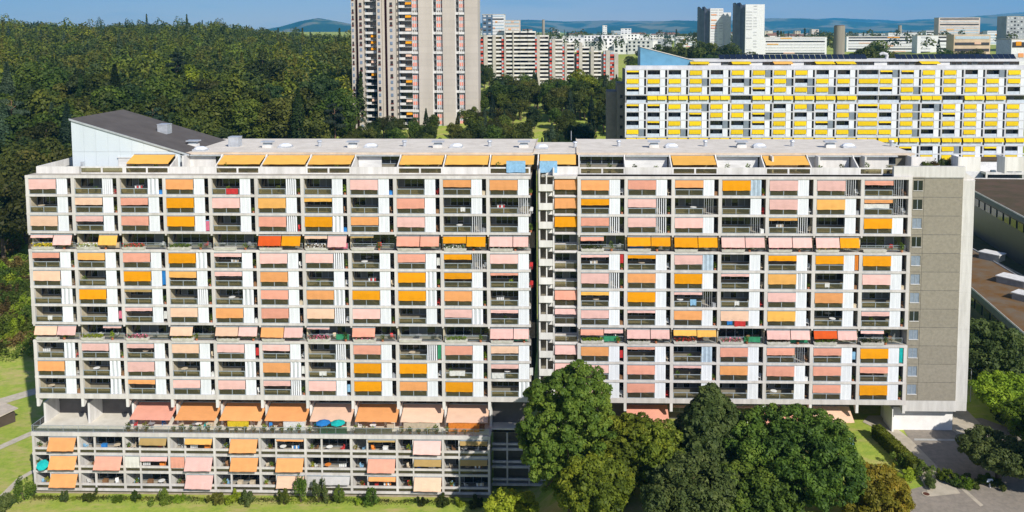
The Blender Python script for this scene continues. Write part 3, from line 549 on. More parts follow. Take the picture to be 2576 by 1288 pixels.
# ------------------------------------------------------------------ the yellow-awning block behind
YX, YY, YZ = 17.51, 272.0, 56.78
yel = thing('apartment_building', 'white slab block with bright yellow awnings and solar panels on its roof', 'apartment building', (YX, YY, 0))
YW = mat('white_block_concrete', (.58, .585, .60), .8, .2, scale=.4, col2=(.46, .465, .48), objvar=.04, stretch=(1, 1, .4))
YPAN = mat('frosted_parapet', (.56, .63, .72), .4, .4, scale=1.0, objvar=.06)
YB = B*1.0; NB = 19
yk = lambda k: YZ-ST*k
Rows = ["1--9-999---11" , ]
YR = ["t--Y-YYYY---ttYY--Y", "YYYYY-YY-YYYYYYYYYY", "t-YY-YtYYY--tYYYYY-", None, "ttYYYYY-YYYtYY-YYYY", "---tYYtY--YY-YYtYYY", "-tYY--tYYt-YtYYYYYY", "Y-YY-YYYYYYYYY--Y--", None, "ttYYtYYYYYYYYt-YYt-", "YY-YYYtYYYYYYYtYttY"]
YS = ["ccccccccc cccccccccd"]
slm = MB().box(-.25, NB*YB+.3, 0, .3, -.17, .17, 0).box(-.25, NB*YB+.3, .3, 2.2, -.12, .1, 0).mesh('floor_slab', [YW])
for k in range(12): obj('floor_slab', slm, yel, (0, 0, yk(k)))
ycol = MB().box(-.24, .24, .02, .42, .17, ST-.17).mesh('column', [YW]); ylog = MB().box(-.08, .08, .4, 2.2, .17, ST-.17, 0).box(.08, YB-.08, 2.05, 2.2, .17, ST-.17, 1).mesh('loggia', [YW, INNER])
yp = MB().box(.27, 4.15, .05, .10, .17, 1.12).mesh('parapet_panel', [YPAN]); ypw = MB().box(.27, 6.5, .05, .10, .17, 1.12).mesh('parapet_panel', [YPAN])
ysh = {s: MB().box(4.28, 5.92, .04, .10, .18, ST-.18).mesh('shutter', [m]) for s, m in (('c', SHUT), ('g', mat('grey_mesh_screen', (.20, .24, .28), .5, .4, scale=1)))}
ywin = [window_mesh(140+v, YB-.2, 2.2, 4) for v in range(3)]
ry = random.Random(5)
for k, row in enumerate(YR):
    for i in range(NB):
        if row is None:
            L_ = obj('balcony', ylog, yel, (i*YB, 0, yk(k+1))); obj('window', ywin[i % 3], L_, (0, 2.04, 0))
            obj('parapet_panel', ypw, L_)
            if not (k == 3 and i in (0, 5, 11, 12, 15, 18)):
                for q in (0, 1): obj('awning', awning_mesh('Y', 3.2 if q == 0 else 2.9, 1.15, .5, (i+q) % 2), L_, (.2 if q == 0 else 3.55, .02, ST-.3))
            continue
        L_ = obj('loggia', ylog, yel, (i*YB, 0, yk(k+1))); obj('column', ycol, L_); obj('window', ywin[(i*2+k) % 3], L_, (0, 2.04, 0))
        wide = i == 11
        obj('parapet_panel', ypw if wide else yp, L_)
        c = row[i]
        if c != '-': obj('awning', awning_mesh('Y', 6.2 if wide else 3.85, 1.35 if c == 'Y' else .45, .25, (i+k) % 3), L_, (.28, .04, ST-.3))
        if not wide: obj('shutter', ysh['g' if ry.random() < .16 else 'c'], L_)
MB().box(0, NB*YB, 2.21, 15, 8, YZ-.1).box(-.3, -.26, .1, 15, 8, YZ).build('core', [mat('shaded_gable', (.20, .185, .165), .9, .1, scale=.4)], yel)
MB().box(-.25, NB*YB+.3, 0.02, 2.3, 8, yk(11)-.2).build('lower_wall', [YW], yel)
MB().box(-.26, NB*YB+.3, .3, 6, YZ+.1, YZ+.2).build('roof_terrace', [YW], yel)
for i in range(NB): obj('parapet', cached('yparap', lambda: MB().box(0, YB-.03, 1.9, 2.05, 0, 1.05).mesh('parapet', [YW])), yel, (i*YB, 0, YZ+.2))
MB().box(24.8, NB*YB, 6.0, 15, YZ+.2, YZ+2.8).build('penthouse', [INNER], yel)
MB().box(22.5, NB*YB+1, 5.2, 16, YZ+2.8, YZ+3.05).box(22.5, NB*YB+1, 5.1, 5.2, YZ+2.3, YZ+3.1).build('roof', [YW], yel)
for i in (3, 5, 7, 9, 10, 14): obj('awning', awning_mesh('G' if i == 7 else 'Y', YB-.6, .7, 2.4, i % 3), yel, (i*YB+.9, 5.0, YZ+2.4))
for i in range(4, NB): obj('window', ywin[i % 3], yel, (i*YB, 5.98, YZ+.2))
for i in (4, 6, 8, 12, 15): obj('screen_panel', cached('ysc', lambda: MB().box(.3, 4.5, 5.6, 5.7, 0, 2.3).mesh('screen_panel', [WSH])), yel, (i*YB, 0, YZ+.2))
SOL = mat('solar_cell', (.010, .016, .035), .18, .6, scale=.6, objvar=.2)
solm = MB().hexa(((0, 0, .05), (1.75, 0, .05), (1.75, 1.9, 1.5), (0, 1.9, 1.5), (0, 0, .12), (1.75, 0, .12), (1.75, 1.9, 1.57), (0, 1.9, 1.57)), 0).box(-.05, 0, 0, .05, .03, .16, 1).mesh('solar_panel', [SOL, STEEL])
sx = 31.5
while sx < NB*YB-2:
    if not (79 < sx < 88): obj('solar_panel', solm, yel, (sx, 7.2, YZ+3.06))
    sx += 1.88
pv = MB(); pv.tube((0, 0, 0), (.3, 0, 1.5), .55, .5, 10).tube((.3, 0, 1.5), (-1.2, 0, 2.0), .5, .5, 10).tube((-1.2, 0, 2.0), (-2.2, 0, 1.6), .5, .4, 10); pv.build('vent_duct', [YW], yel, (86.5, 7, YZ+3.05))
BLUE = mat('blue_sheet_cladding', (.13, .33, .50), .5, .4, scale=.2, objvar=.02)
bx0, bx1 = at(1611, 118, 277).x-YX, at(1745, 160, 277).x-YX; bz0, bz1 = at(1611, 118, 277).z, at(1745, 153, 277).z
bw = obj('plant_room', MB().hexa(((bx0, 5, YZ+.1), (bx1, 5, YZ+.1), (bx1, 16, YZ+.1), (bx0, 16, YZ+.1), (bx0, 5, bz0), (bx1, 5, bz1), (bx1, 16, bz1), (bx0, 16, bz0))).mesh('plant_room', [BLUE]), yel)
MB().hexa(((bx0-.2, 4.8, bz0), (bx1+.2, 4.8, bz1), (bx1+.2, 16.2, bz1), (bx0-.2, 16.2, bz0), (bx0-.2, 4.8, bz0+.25), (bx1+.2, 4.8, bz1+.25), (bx1+.2, 16.2, bz1+.25), (bx0-.2, 16.2, bz0+.25))).build('sloping_roof', [ROOFM], bw)
# concrete gable annex on its left
an = thing('concrete_annex', 'bare concrete annex wall at the left gable of the yellow awning block', 'annex', (at(1553, 300, 276).x, 276, 12))
MB().box(0, 5.2, 0, 13, 0, 40).box(-3.2, 0, 4, 16, 0, 37).build('wall', [mat('weathered_concrete', (.24, .215, .185), .95, .1, scale=.4)], an)
for q in range(9): MB().box(.9, 1.7, -.04, 0, 8+q*3.4, 9.0+q*3.4).build('window', [DARKGL], an)
# ------------------------------------------------------------------ the concrete tower
TY, TB = 353.0, 24.0
tpx = lambda p, Y=TY: at(p, 150, Y).x
tower = thing('tower_block', 'very tall beige concrete tower block with salmon window panels rising out of the frame', 'tower block', (tpx(947), TY, TB))
TX0 = tpx(947); TCON = mat('tower_concrete', (.52, .47, .41), .9, .15, scale=.12, col2=(.45, .405, .35), objvar=.045, stretch=(1, 1, .15), detail=6)
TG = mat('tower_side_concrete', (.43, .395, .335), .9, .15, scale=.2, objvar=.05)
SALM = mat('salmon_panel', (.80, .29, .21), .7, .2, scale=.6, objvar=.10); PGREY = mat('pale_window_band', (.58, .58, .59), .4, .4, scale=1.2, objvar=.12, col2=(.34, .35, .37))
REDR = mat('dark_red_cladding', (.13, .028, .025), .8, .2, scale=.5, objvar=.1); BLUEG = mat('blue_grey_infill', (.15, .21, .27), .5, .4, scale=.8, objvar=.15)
NST = 24
tz = lambda k: 3.0+k*ST
def tcol(kind, p0, p1, y, par=None, n0=0, n1=NST, Y=TY, dep=10):
    par = par or tower; a, c = tpx(p0, Y)-par.location.x, tpx(p1, Y)-par.location.x; w = c-a
    if kind == 'pier':
        me = MB().box(0, w, 0, .6, .015, ST-.015).mesh('concrete_panel', [TCON]); back = MB().box(a+.05, c-.05, y+.1, y+dep, -2, tz(n1)).build('pier', [TCON], par)
        for k in range(n0, n1): obj('concrete_panel', me, back, (a, y, tz(k)))
    if kind == 'win':
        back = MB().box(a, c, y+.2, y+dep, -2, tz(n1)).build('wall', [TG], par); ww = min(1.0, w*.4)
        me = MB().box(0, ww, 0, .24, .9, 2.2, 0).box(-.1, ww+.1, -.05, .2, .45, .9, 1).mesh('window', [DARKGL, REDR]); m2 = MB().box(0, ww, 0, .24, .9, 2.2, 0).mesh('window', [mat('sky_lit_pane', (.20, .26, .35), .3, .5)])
        pm = MB().box(0, w, 0, .2, .015, ST-.015).mesh('concrete_panel', [TCON])
        for k in range(n0, n1): obj('concrete_panel', pm, back, (a, y+.18, tz(k))); obj('window', me if random.random() < .5 else m2, back, (a+w*.5-ww/2, y-.06, tz(k)))
    if kind == 'rec':
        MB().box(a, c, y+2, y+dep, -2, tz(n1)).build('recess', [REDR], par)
    if kind == 'balc':
        back = MB().box(a, c, y+1.8, y+dep, -2, tz(n1)).box(a, a+.2, y+.2, y+1.8, -2, tz(n1)).build('wall', [BLUEG], par); h = w*.46
        me = MB().box(0, h, -.5, -.35, -.1, 1.0, 0).box(h, w, -.12, -.02, .1, .95, 1).box(0, w, -.4, 1.8, -.15, 0, 0).mesh('balcony', [PALE, CLEAR])
        m2 = MB().box(0, w, -.5, -.35, -.15, .9, 0).box(0, w, -.35, 1.8, -.15, 0, 0).mesh('balcony', [PALE])
        wm = MB().box(.2, w*.45, 1.7, 1.78, .1, 2.3, 0).box(w*.5, w*.95, 1.7, 1.78, .1, 2.3, 0).mesh('window', [DARKGL])
        for k in range(n0, n1):
            bo = obj('balcony', m2 if k % 3 == 0 else me, back, (a, y, tz(k))); obj('window', wm, bo)
            if random.random() < .3: obj('awning', awning_mesh(random.choice('AOGH'), w*.45, .9, .5, 0), bo, (w*.5, .0, 2.3))
    if kind == 'salm':
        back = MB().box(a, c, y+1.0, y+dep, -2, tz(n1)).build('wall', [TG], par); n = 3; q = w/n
        me = MB(); 
        for s in range(n): me.box(s*q+.08, (s+1)*q-.08, 0, .12, 0, 1.5)
        me = me.mesh('salmon_panel', [SALM]); wm = MB()
        for s in range(n): wm.box(s*q+.12, (s+1)*q-.12, .1, .2, 1.5, ST-.05)
        wm = wm.mesh('window', [PGREY]); post = MB()
        for s in range(n+1): post.box(s*q-.1, s*q+.1, -.05, .3, 0, ST)
        post = post.mesh('mullion', [PALE]); band = MB().box(-.1, w+.1, -.7, .4, -.3, .7).mesh('balcony', [PALE])
        for k in range(n0, n1):
            if k % 3 == 0: obj('balcony', band, back, (a, y+.4, tz(k)))
            else: obj('salmon_panel', me, back, (a, y+.5, tz(k)))
            obj('window', wm, back, (a, y+.5, tz(k))); obj('mullion', post, back, (a, y+.5, tz(k)))
    if kind == 'slot':
        back = MB().box(a, c, y+2.4, y+dep, -2, tz(n1)).box(a, a+.35, y-.1, y+2.4, -2, tz(n1)).build('wall', [PALE], par)
        dk = MB().box(.45, w-.1, 2.2, 2.39, .3, 2.4).mesh('window', [DARKGL]); rl = MB().box(.36, w, .2, .3, 0, .9).mesh('balcony', [CLEAR]); rs = MB().box(.3, w, .0, .3, -.3, .8).box(.3, w, .3, 2.3, -.2, 0).mesh('balcony', [PALE])
        for k in range(n0, n1): obj('window', dk, back, (a, y, tz(k))); obj('balcony', rs if k % 3 == 0 else rl, back, (a, y, tz(k)))
for a in (('win', 947, 960, 1.0), ('pier', 960, 965.5, 2.5), ('rec', 965.5, 974, 1.0), ('win', 974, 995.5, .5), ('pier', 995.5, 1003.5, 2.6), ('balc', 1003.5, 1036.5, 1.2), ('salm', 1036.5, 1053.5, .8), ('pier', 1053.5, 1088, 0), ('slot', 1088, 1098, .6), ('salm', 1098, 1114, .6), ('pier', 1114, 1145, 0), ('slot', 1145, 1155, .6), ('salm', 1155, 1169.6, .6), ('pier', 1169.6, 1202.5, 0)): tcol(*a)
WY = 357.0
wing = thing('tower_block', 'narrower concrete tower wing with stacked balconies left behind the salmon-panelled tower', 'tower block', (tpx(884, WY), WY, TB))
for a in (('win', 884, 893.7, .6), ('rec', 893.7, 901.7, .6), ('win', 901.7, 916, 0), ('pier', 916, 920, 1.6), ('balc', 920, 947, .8)): tcol(*a, par=wing, Y=WY, dep=8)
# ------------------------------------------------------------------ stepped red-and-white block
RYY, RB_ = 585.0, 27.0
rp = lambda z_: 1194.9+z_/6.827
rpx = lambda z_: at(rp(z_), 150, RYY).x
red = thing('apartment_building', 'stepped pale concrete block with long balconies and red window strips behind the trees', 'apartment building', (rpx(50), RYY, RB_))
RC = mat('stepped_block_concrete', (.50, .465, .40), .9, .15, scale=.2, objvar=.05); RW = mat('balcony_white', (.74, .71, .66), .8, .2, scale=.4, objvar=.05); RRED = mat('red_window_panel', (.62, .085, .05), .7, .2, scale=.5, objvar=.12)
LBL = mat('pale_blue_pane', (.42, .52, .60), .3, .5, scale=1)
RC2 = [mat('olive_blind', (.33, .26, .10), .8, .1), mat('cream_blind', (.60, .53, .40), .8, .1), BLACK, BLACK, BLACK]  # black sheets: painted shade for the depth of the balcony recesses
segs = [('r', 60, 100, 14, 0), ('r', 105, 148, 14, .3), ('c', 150, 215, 14, -.4), ('b', 217, 303, 14, 1.0), ('c', 305, 358, 14, -.3), ('b', 360, 452, 14, .9), ('r', 458, 502, 14, .4), ('c', 503, 533, 14, -.4), ('b', 535, 650, 15, .8), ('c', 650, 668, 15, -.3), ('b', 668, 770, 15, .8), ('b', 775, 905, 15, .8), ('b', 910, 1030, 15, .8), ('r', 1030, 1062, 14, .5), ('c', 1065, 1112, 14, 2), ('b', 1112, 1255, 14, 3), ('r', 1280, 1322, 13, 2.6), ('c', 1322, 1378, 13, 2.2), ('b', 1380, 1500, 13, 4), ('r', 1500, 1538, 12, 4), ('c', 1540, 1580, 12, 3.4), ('b', 1580, 1700, 12, 5), ('r', 1745, 1788, 11, 4.5), ('c', 1790, 1845, 12, 4), ('b', 1847, 1960, 11, 6), ('c', 1990, 2045, 11, 5), ('b', 2047, 2172, 10, 7), ('r', 2215, 2252, 10, 6.5), ('c', 2255, 2325, 10, 6), ('r', 2330, 2360, 10, 6.6), ('r', 2362, 2398, 10, 6.6), ('c', 2400, 2470, 9, 6)]
r0 = rpx(50); rr = random.Random(9)
for (t, z0, z1, n, yo) in segs:
    a, c = rpx(z0)-r0, rpx(z1)-r0; w = c-a; top = n*ST
    if t == 'c': MB().box(a, c, yo, yo+12, -2, top+1.2).build('pier', [RC], red)
    if t == 'b':
        bk = MB().box(a-.3, c+.3, yo+1.8, yo+12, -2, top+.9).build('wall', [RC], red); me = MB().box(0, w, -.2, .0, -.35, .95, 0).box(0, w, 0, 1.8, -.2, 0, 0).mesh('balcony', [RW])
        wm = [MB().box(.05, w*.62, 1.5, 1.7, .05, ST-.3, 0).box(w*.62, w-.05, 1.5, 1.7, .05, ST-.3, 1).mesh('window', [m, BLACK]) for m in RC2]
        for k in range(n):
            o = obj('balcony', me, bk, (a, yo, k*ST+.3)); obj('window', rr.choice(wm), o)
        MB().box(a-.3, c+.5, yo-.3, yo+.1, top+.1, top+1.1).build('roof_parapet', [RW], red)
    if t == 'r':
        bk = MB().box(a, c, yo+.4, yo+12, -2, top+.9).build('wall', [RC], red); m1 = MB().box(.05, w-.05, 0, .45, -.1, 1.35).mesh('red_panel', [RRED]); m2 = MB().box(.05, w-.05, .1, .45, 1.35, ST-.1).mesh('window', [LBL]); m3 = MB().box(.05, w-.05, .1, .45, 1.35, ST-.1).mesh('window', [DARKGL])
        for k in range(n): obj('red_panel', m1, bk, (a, yo, k*ST)); obj('window', m2 if rr.random() < .6 else m3, bk, (a, yo, k*ST))
MB().box(-2, rpx(1062)-r0, 2.5, 13, -2, 14*ST+.8).box(rpx(1062)-r0, rpx(1500)-r0, 5, 15, -2, 13*ST).box(rpx(1500)-r0, rpx(2470)-r0, 9, 18, -2, 9.6*ST).build('core', [RC], red)
# ------------------------------------------------------------------ city beyond
def cityblock(name, label, cat, x0, x1, ytop, Y, base, depth, wallc, rows, kind, group=None, side=None, seed=0, ncol=None):
    p, q = at(x0, ytop, Y), at(x1, ytop, Y); zb = base; h = p.z-zb; w = q.x-p.x; r = random.Random(seed+int(x0))
    t = thing(name, label, cat, (p.x, Y, zb), 0, group)
    wm = mat('city_wall_'+wallc[0], wallc[1], .85, .15, scale=.1, objvar=.04)
    MB().box(0, w, 0, depth, -6, h).build('wall', [wm], t); MB().box(-.15, w+.15, -.15, depth+.15, h, h+.5).build('roof', [RC], t)
    st = h/rows
    if kind == 'band':
        for k in range(rows):
            MB().box(w*.03, w*.97, -.25, 0, st*k+st*.35, st*k+st*.8).build('window_band', [r.choice([DARKGL, PGREY, LBL, PGREY])], t)
            if r.random() < .5: a = r.uniform(.05, .7); MB().box(w*a, w*(a+.18), -.5, -.25, st*k+st*.5, st*k+st*.85).build('awning', [awmat(r.choice('ASGHO'))], t)
    else:
        n = ncol or max(2, int(w/6)); me = MB().box(0, w/n*.55, -.12, 0, 0, st*.45).mesh('window', [DARKGL]); mb = MB().box(0, w/n*.55, -.12, 0, 0, st*.45).mesh('window', [PGREY])
        for k in range(rows):
            for c in range(n): obj('window', me if r.random() < .55 else mb, t, (w/n*(c+.22), 0, st*k+st*.35))
    return t
CW = ('white', (.74, .74, .74)); CC = ('cream', (.62, .55, .42)); CG = ('grey', (.36, .38, .40)); CO = ('orange', (.60, .46, .32)); CB = ('slate', (.10, .16, .24)); CP = ('peach', (.62, .52, .45))
GB = 40
# pair of white high-rises whose fluted left flanks have their shade put into the colour
def whitetower(label, xd0, x0, x1, ytop, Y, step):
    t = thing('tower_block', label, 'tower block', (at(xd0, ytop, Y).x, Y, GB)); X0 = at(xd0, ytop, Y).x; a = at(x0, ytop, Y).x-X0; c = at(x1, ytop, Y).x-X0; h = at(x0, ytop, Y).z-GB
    MB().box(a, c if not step else a+(c-a)*.62, 0, 22, -5, h).build('front_slab', [mat('city_wall_white', CW[1], .85, .15)], t)
    if step: MB().box(a+(c-a)*.62, c, 2, 20, -5, h-4).build('lower_slab', [mat('city_wall_white', CW[1], .85, .15)], t)
    FL_ = mat('flank_shade', (.15, .17, .21), .8, .2, scale=.2)
    for q in range(2):
        u0, u1 = a*q/2, a*(q+1)/2-.4; MB().hexa(((u0, 6+3*(1-q), -5), (u1, 3, -5), (u1, 22, -5), (u0, 22, -5), (u0, 6+3*(1-q), h+2), (u1, 3, h-3), (u1, 22, h-3), (u0, 22, h+2))).build('flank', [FL_], t)
    n = 20; st = h/n; me = MB().box(.8, (c-a)*.35, -.15, 0, 0, st*.35).mesh('window', [PGREY]); m2 = MB().box((c-a)*.42, (c-a)*.60, -.15, 0, 0, st*.35).mesh('window', [PGREY]); r = random.Random(int(x0))
    for k in range(2, n):
        if r.random() < .8: obj('window', me, t, (a, 0, st*k+.6))
        if r.random() < .7: obj('window', m2, t, (a, 0, st*k+.6))
        if step and r.random() < .6: MB().box(a+.9, a+(c-a)*.3, -.35, -.15, st*k+1.0, st*k+2.0).build('awning', [awmat(r.choice('SAH'))], t)
    return t
whitetower('white high-rise with lower right shoulder and fluted left flank in painted shade', 1763, 1787, 1840, 21, 820, True)
whitetower('tallest slender white high-rise with fluted flank in painted shade, right of its twin', 1855, 1876, 1924, 11, 790, False)
cityblock('slab_block', 'long low white slab with orange blinds right of the slender high-rise', 'slab block', 1922, 2080, 94, 830, GB, 12, CW, 8, 'band')
cityblock('slab_block', 'white slab with orange blinds right of the round chimney', 'slab block', 2130, 2300, 92, 980, GB, 12, CW, 7, 'band', seed=3)
cityblock('slab_block', 'short white block with a blank end wall behind the solar panels', 'slab block', 2308, 2395, 90, 900, GB, 14, CW, 6, 'win', ncol=2)
cityblock('slab_block', 'broad grey and peach high-rise slab on the skyline', 'slab block', 2362, 2466, 45, 1250, GB, 16, CP, 12, 'band', seed=8)
cityblock('slab_block', 'dark ribbed office tower at the right picture edge', 'office tower', 2533, 2600, 42, 900, GB, 20, CG, 12, 'win', ncol=8)
cityblock('house_block', 'cream and coral four storey block above the solar panels', 'apartment house', 2400, 2492, 88, 700, GB, 14, CO, 5, 'band', seed=4)
cityblock('hall', 'low white hall at the right picture edge behind the solar panels', 'hall', 2545, 2620, 100, 560, GB, 20, CW, 3, 'band')
cityblock('slab_block', 'dark blue end of a high-rise just right of the concrete tower', 'slab block', 1213, 1238, 37, 760, GB, 16, CB, 14, 'win', ncol=2)
cityblock('slab_block', 'white and pink high-rise beside the dark blue one', 'slab block', 1238.5, 1268, 37, 764, GB, 16, CW, 16, 'band', seed=11)
cityblock('slab_block', 'orange and white stepped high-rise above the red striped block', 'slab block', 1270, 1307, 52, 740, GB, 14, CP, 12, 'band', seed=13)
cityblock('tower_block', 'thin white tower far beyond the terraced white houses', 'tower block', 1516, 1527, 64, 1700, GB, 14, CW, 10, 'win', ncol=2)
cityblock('slab_block', 'white stepped high-rise group beyond the terraced white houses', 'slab block', 1538, 1562, 78, 1500, GB, 14, CG, 8, 'band')
cityblock('slab_block', 'bright white block at the right of the distant group', 'slab block', 1562, 1588, 72, 1520, GB, 14, CW, 10, 'win', ncol=3)
for x0, x1, yt, Y, c, lb in ((1925, 1944, 78, 1900, CC, 'small cream tower behind the white slab'), (2000, 2014, 78, 2000, CC, 'narrow cream tower left of the round chimney'), (2042, 2060, 74, 1900, CP, 'pink and blue tower just left of the round chimney'), (2160, 2230, 85, 1700, CG, 'grey office block right of the round chimney'), (2235, 2330, 83, 1500, CW, 'wide pale office block on the skyline'), (2330, 2360, 78, 1400, CW, 'white block left of the peach high-rise slab'), (2484, 2540, 78, 1500, CW, 'white block right of the peach high-rise slab'), (1700, 1752, 92, 1300, CW, 'white flats left of the two high-rises'), (1640, 1690, 98, 1100, CG, 'grey low block behind the trees')):
    cityblock('office_block', lb, 'office block', x0, x1, yt, Y, GB, 16, c, 6, 'band' if c is CW else 'win', seed=int(x0))
def chimney(label, x, ytop, Y, rad):
    p = at(x, ytop, Y); t = thing('chimney', label, 'chimney', (p.x, Y, GB)); MB().tube((0, 0, -8), (0, 0, p.z-GB), rad*1.03, rad, 24).build('shaft', [mat('chimney_concrete', (.31, .28, .22), .9, .1, scale=.2, stretch=(1, 1, .1))], t)
    MB().tube((0, 0, p.z-GB), (0, 0, p.z-GB+.4), rad*.85, rad*.85, 24).build('rim', [mat('rusty_rim', (.16, .09, .05), .9)], t)
chimney('thick round concrete chimney above the solar panels', 2112, 65, 620, 3.9); chimney('slim brown chimney on the skyline above the red striped block', 1367, 50, 1150, 1.9)
chimney('short brown stack on the far right skyline', 2264, 64, 1700, 3.5)
# terraced white houses and scattered far houses
hm = []
for v in range(4):
    b = MB(); w, d, h = (14, 10, 7) if v < 2 else (22, 11, 9); b.box(0, w, 0, d, -8, h, 0)
    if v % 2: b.hexa(((-.4, -.4, h), (w+.4, -.4, h), (w+.4, d+.4, h), (-.4, d+.4, h), (-.4, d/2-.1, h+3.5), (w+.4, d/2-.1, h+3.5), (w+.4, d/2+.1, h+3.5), (-.4, d/2+.1, h+3.5)), 1)
    else: b.box(-.2, w+.2, -.2, d+.2, h, h+.5, 0)
    for q in range(int(w/4)):
        for s in range(int(h/3)): b.box(1+q*4, 2.8+q*4, -.1, 0, 1+s*3, 2.5+s*3, 2)
    hm.append(b.mesh('house', [mat('house_white', (.76, .75, .73), .85, .1, objvar=.1), mat('house_roof', (.22, .12, .08), .9, .1, objvar=.3), DARKGL]))
rh = random.Random(21); nh = 0
ZONES = [(1300, 1600, 84, 106, 900, 1500, 62, 'white terraced house in the dense estate beyond the stepped red block', 'white houses beyond the red block', (0, 2, 2)), (1600, 2576, 80, 92, 1500, 3400, 90, 'small house in the far town below the hills', 'far town houses', (0, 1, 2, 3)), (1200, 1700, 78, 88, 2200, 3600, 40, 'tiny house in the far valley below the fields', 'far valley houses', (0, 1, 3))]
for x0, x1, ya, yb, Ya, Yb, n, lb, gr, vs in ZONES:
    for _ in range(n):
        Y = rh.uniform(Ya, Yb); x = rh.uniform(x0, x1); p = at(x, 90, Y); tag(obj('house', hm[rh.choice(vs)], None, (p.x, Y, gzf(p.x, Y)+rh.uniform(0, 6)), rh.uniform(-.5, .5), rh.uniform(.9, 1.5)), lb, 'house', gr)
# ------------------------------------------------------------------ school buildings on the right
SRF = mat('brown_gravel_roof', (.105, .07, .05), .95, .1, scale=.25, col2=(.06, .055, .03), detail=9); MOSS = mat('mossy_roof', (.15, .075, .022), .95, .1, scale=.22, col2=(.15, .13, .10), detail=9)
SDK = mat('dark_school_facade', (.035, .045, .055), .4, .5, scale=.3); SBL = mat('blue_grey_fascia', (.09, .125, .15), .6, .3)
def lowblock(name, label, front, back, ztop, zb, roofm, fasc=SBL):
    f0, f1 = onz(*front[0], ztop), onz(*front[1], ztop); b0, b1 = onz(*back[0], ztop), onz(*back[1], ztop)
    if f1.x > f0.x: pass
    pts = [f1, b1, b0, f0]; t = thing(name, label, 'school building', (f0.x, f0.y, zb)); loc = lambda v: (v.x-f0.x, v.y-f0.y)
    P = [loc(v) for v in pts]; area = sum(P[i][0]*P[(i+1) % 4][1]-P[(i+1) % 4][0]*P[i][1] for i in range(4))
    if area < 0: P = P[::-1]
    cx, cy = sum(p[0] for p in P)/4, sum(p[1] for p in P)/4; sc = lambda k: [(cx+(p[0]-cx)*k, cy+(p[1]-cy)*k) for p in P]
    MB().prism(sc(.985), -3, ztop-zb-1.2).build('wall', [SDK], t); MB().prism(sc(1.0), ztop-zb-1.2, ztop-zb-.1, 0).build('fascia', [fasc], t); MB().prism(sc(.985), ztop-zb-.1, ztop-zb).build('roof', [roofm], t)
    kb = MB()
    for i in range(4):
        a, c = Vector(sc(1.0)[i]), Vector(sc(1.0)[(i+1) % 4]); a2, c2 = Vector(sc(.986)[i]), Vector(sc(.986)[(i+1) % 4]); kb.hexa(((*a, ztop-zb-.1), (*c, ztop-zb-.1), (*c2, ztop-zb-.1), (*a2, ztop-zb-.1), (*a, ztop-zb+.22), (*c, ztop-zb+.22), (*c2, ztop-zb+.22), (*a2, ztop-zb+.22)))
    kb.build('roof_edge', [PALE], t)
    a, c = Vector(loc(f0)), Vector(loc(f1)); d = (c-a); n = max(3, int(d.length/4)); nrm = Vector((d.y, -d.x)).normalized()
    if nrm.dot(Vector((-1, -1))) < 0: nrm = -nrm
    for q in range(n):
        for lv in range(1):
            u = a.lerp(c, (q+.12)/n)+nrm*.1; w_ = a.lerp(c, (q+.85)/n)+nrm*.1; v0 = ztop-zb-2.6-lv*3.4-.9; me = MB().hexa(((*u, v0), (*w_, v0), (*(w_-nrm*.5), v0), (*(u-nrm*.5), v0), (*u, v0+1.9), (*w_, v0+1.9), (*(w_-nrm*.5), v0+1.9), (*(u-nrm*.5), v0+1.9))); me.build('window', [DARKGL], t)
    return t
lowblock('school_building', 'long low school wing with brown gravel roof beside the end wall', ((2425, 468), (2660, 592)), ((2425, 449), (2720, 452)), 26, 13, SRF)
lowblock('school_building', 'lower school wing with rust-brown mossy roof right of the pier', ((2420, 705), (2640, 895)), ((2420, 610), (2640, 742)), 17, 9.6, MOSS)
lowblock('school_building', 'dark glazed school link with grass-edged roof between two wings', ((2415, 612), (2660, 740)), ((2415, 560), (2660, 690)), 14.5, 9.6, mat('turf_roof', (.05, .06, .025), .95, .1, scale=.4, col2=(.09, .08, .04)))
hl = thing('sports_hall', 'white hall with a flat brown roof behind the school wing', 'hall', (at(2425, 430, 262).x, 262, 12))
hz = at(2440, 406, 262).z-12
MB().box(0, 40, 0, 12, -2, hz).build('wall', [mat('city_wall_white', CW[1], .85, .15)], hl); MB().box(-.2, 40.2, -.2, 8, hz, hz+.3).build('roof', [SRF], hl)
ent = MB().box(6.0, 16.5, -3.0, 0, hz-6.5, hz-3.6, 0).box(5.2, 17.2, -3.3, .0, hz-3.6, hz-2.9, 1).box(5.2, 5.7, -3.3, -2.9, hz-7, hz-3.6, 1).box(16.7, 17.2, -3.3, -2.9, hz-7, hz-3.6, 1); ent.build('glazed_canopy', [DARKGL, PALE], hl)
for q in range(4): MB().tube((7+q*2.6, -2.6, hz-2.7), (8.4+q*2.6, -2.6, hz-2.7), .5, .5, 10).build('rooflight', [SBL], hl)
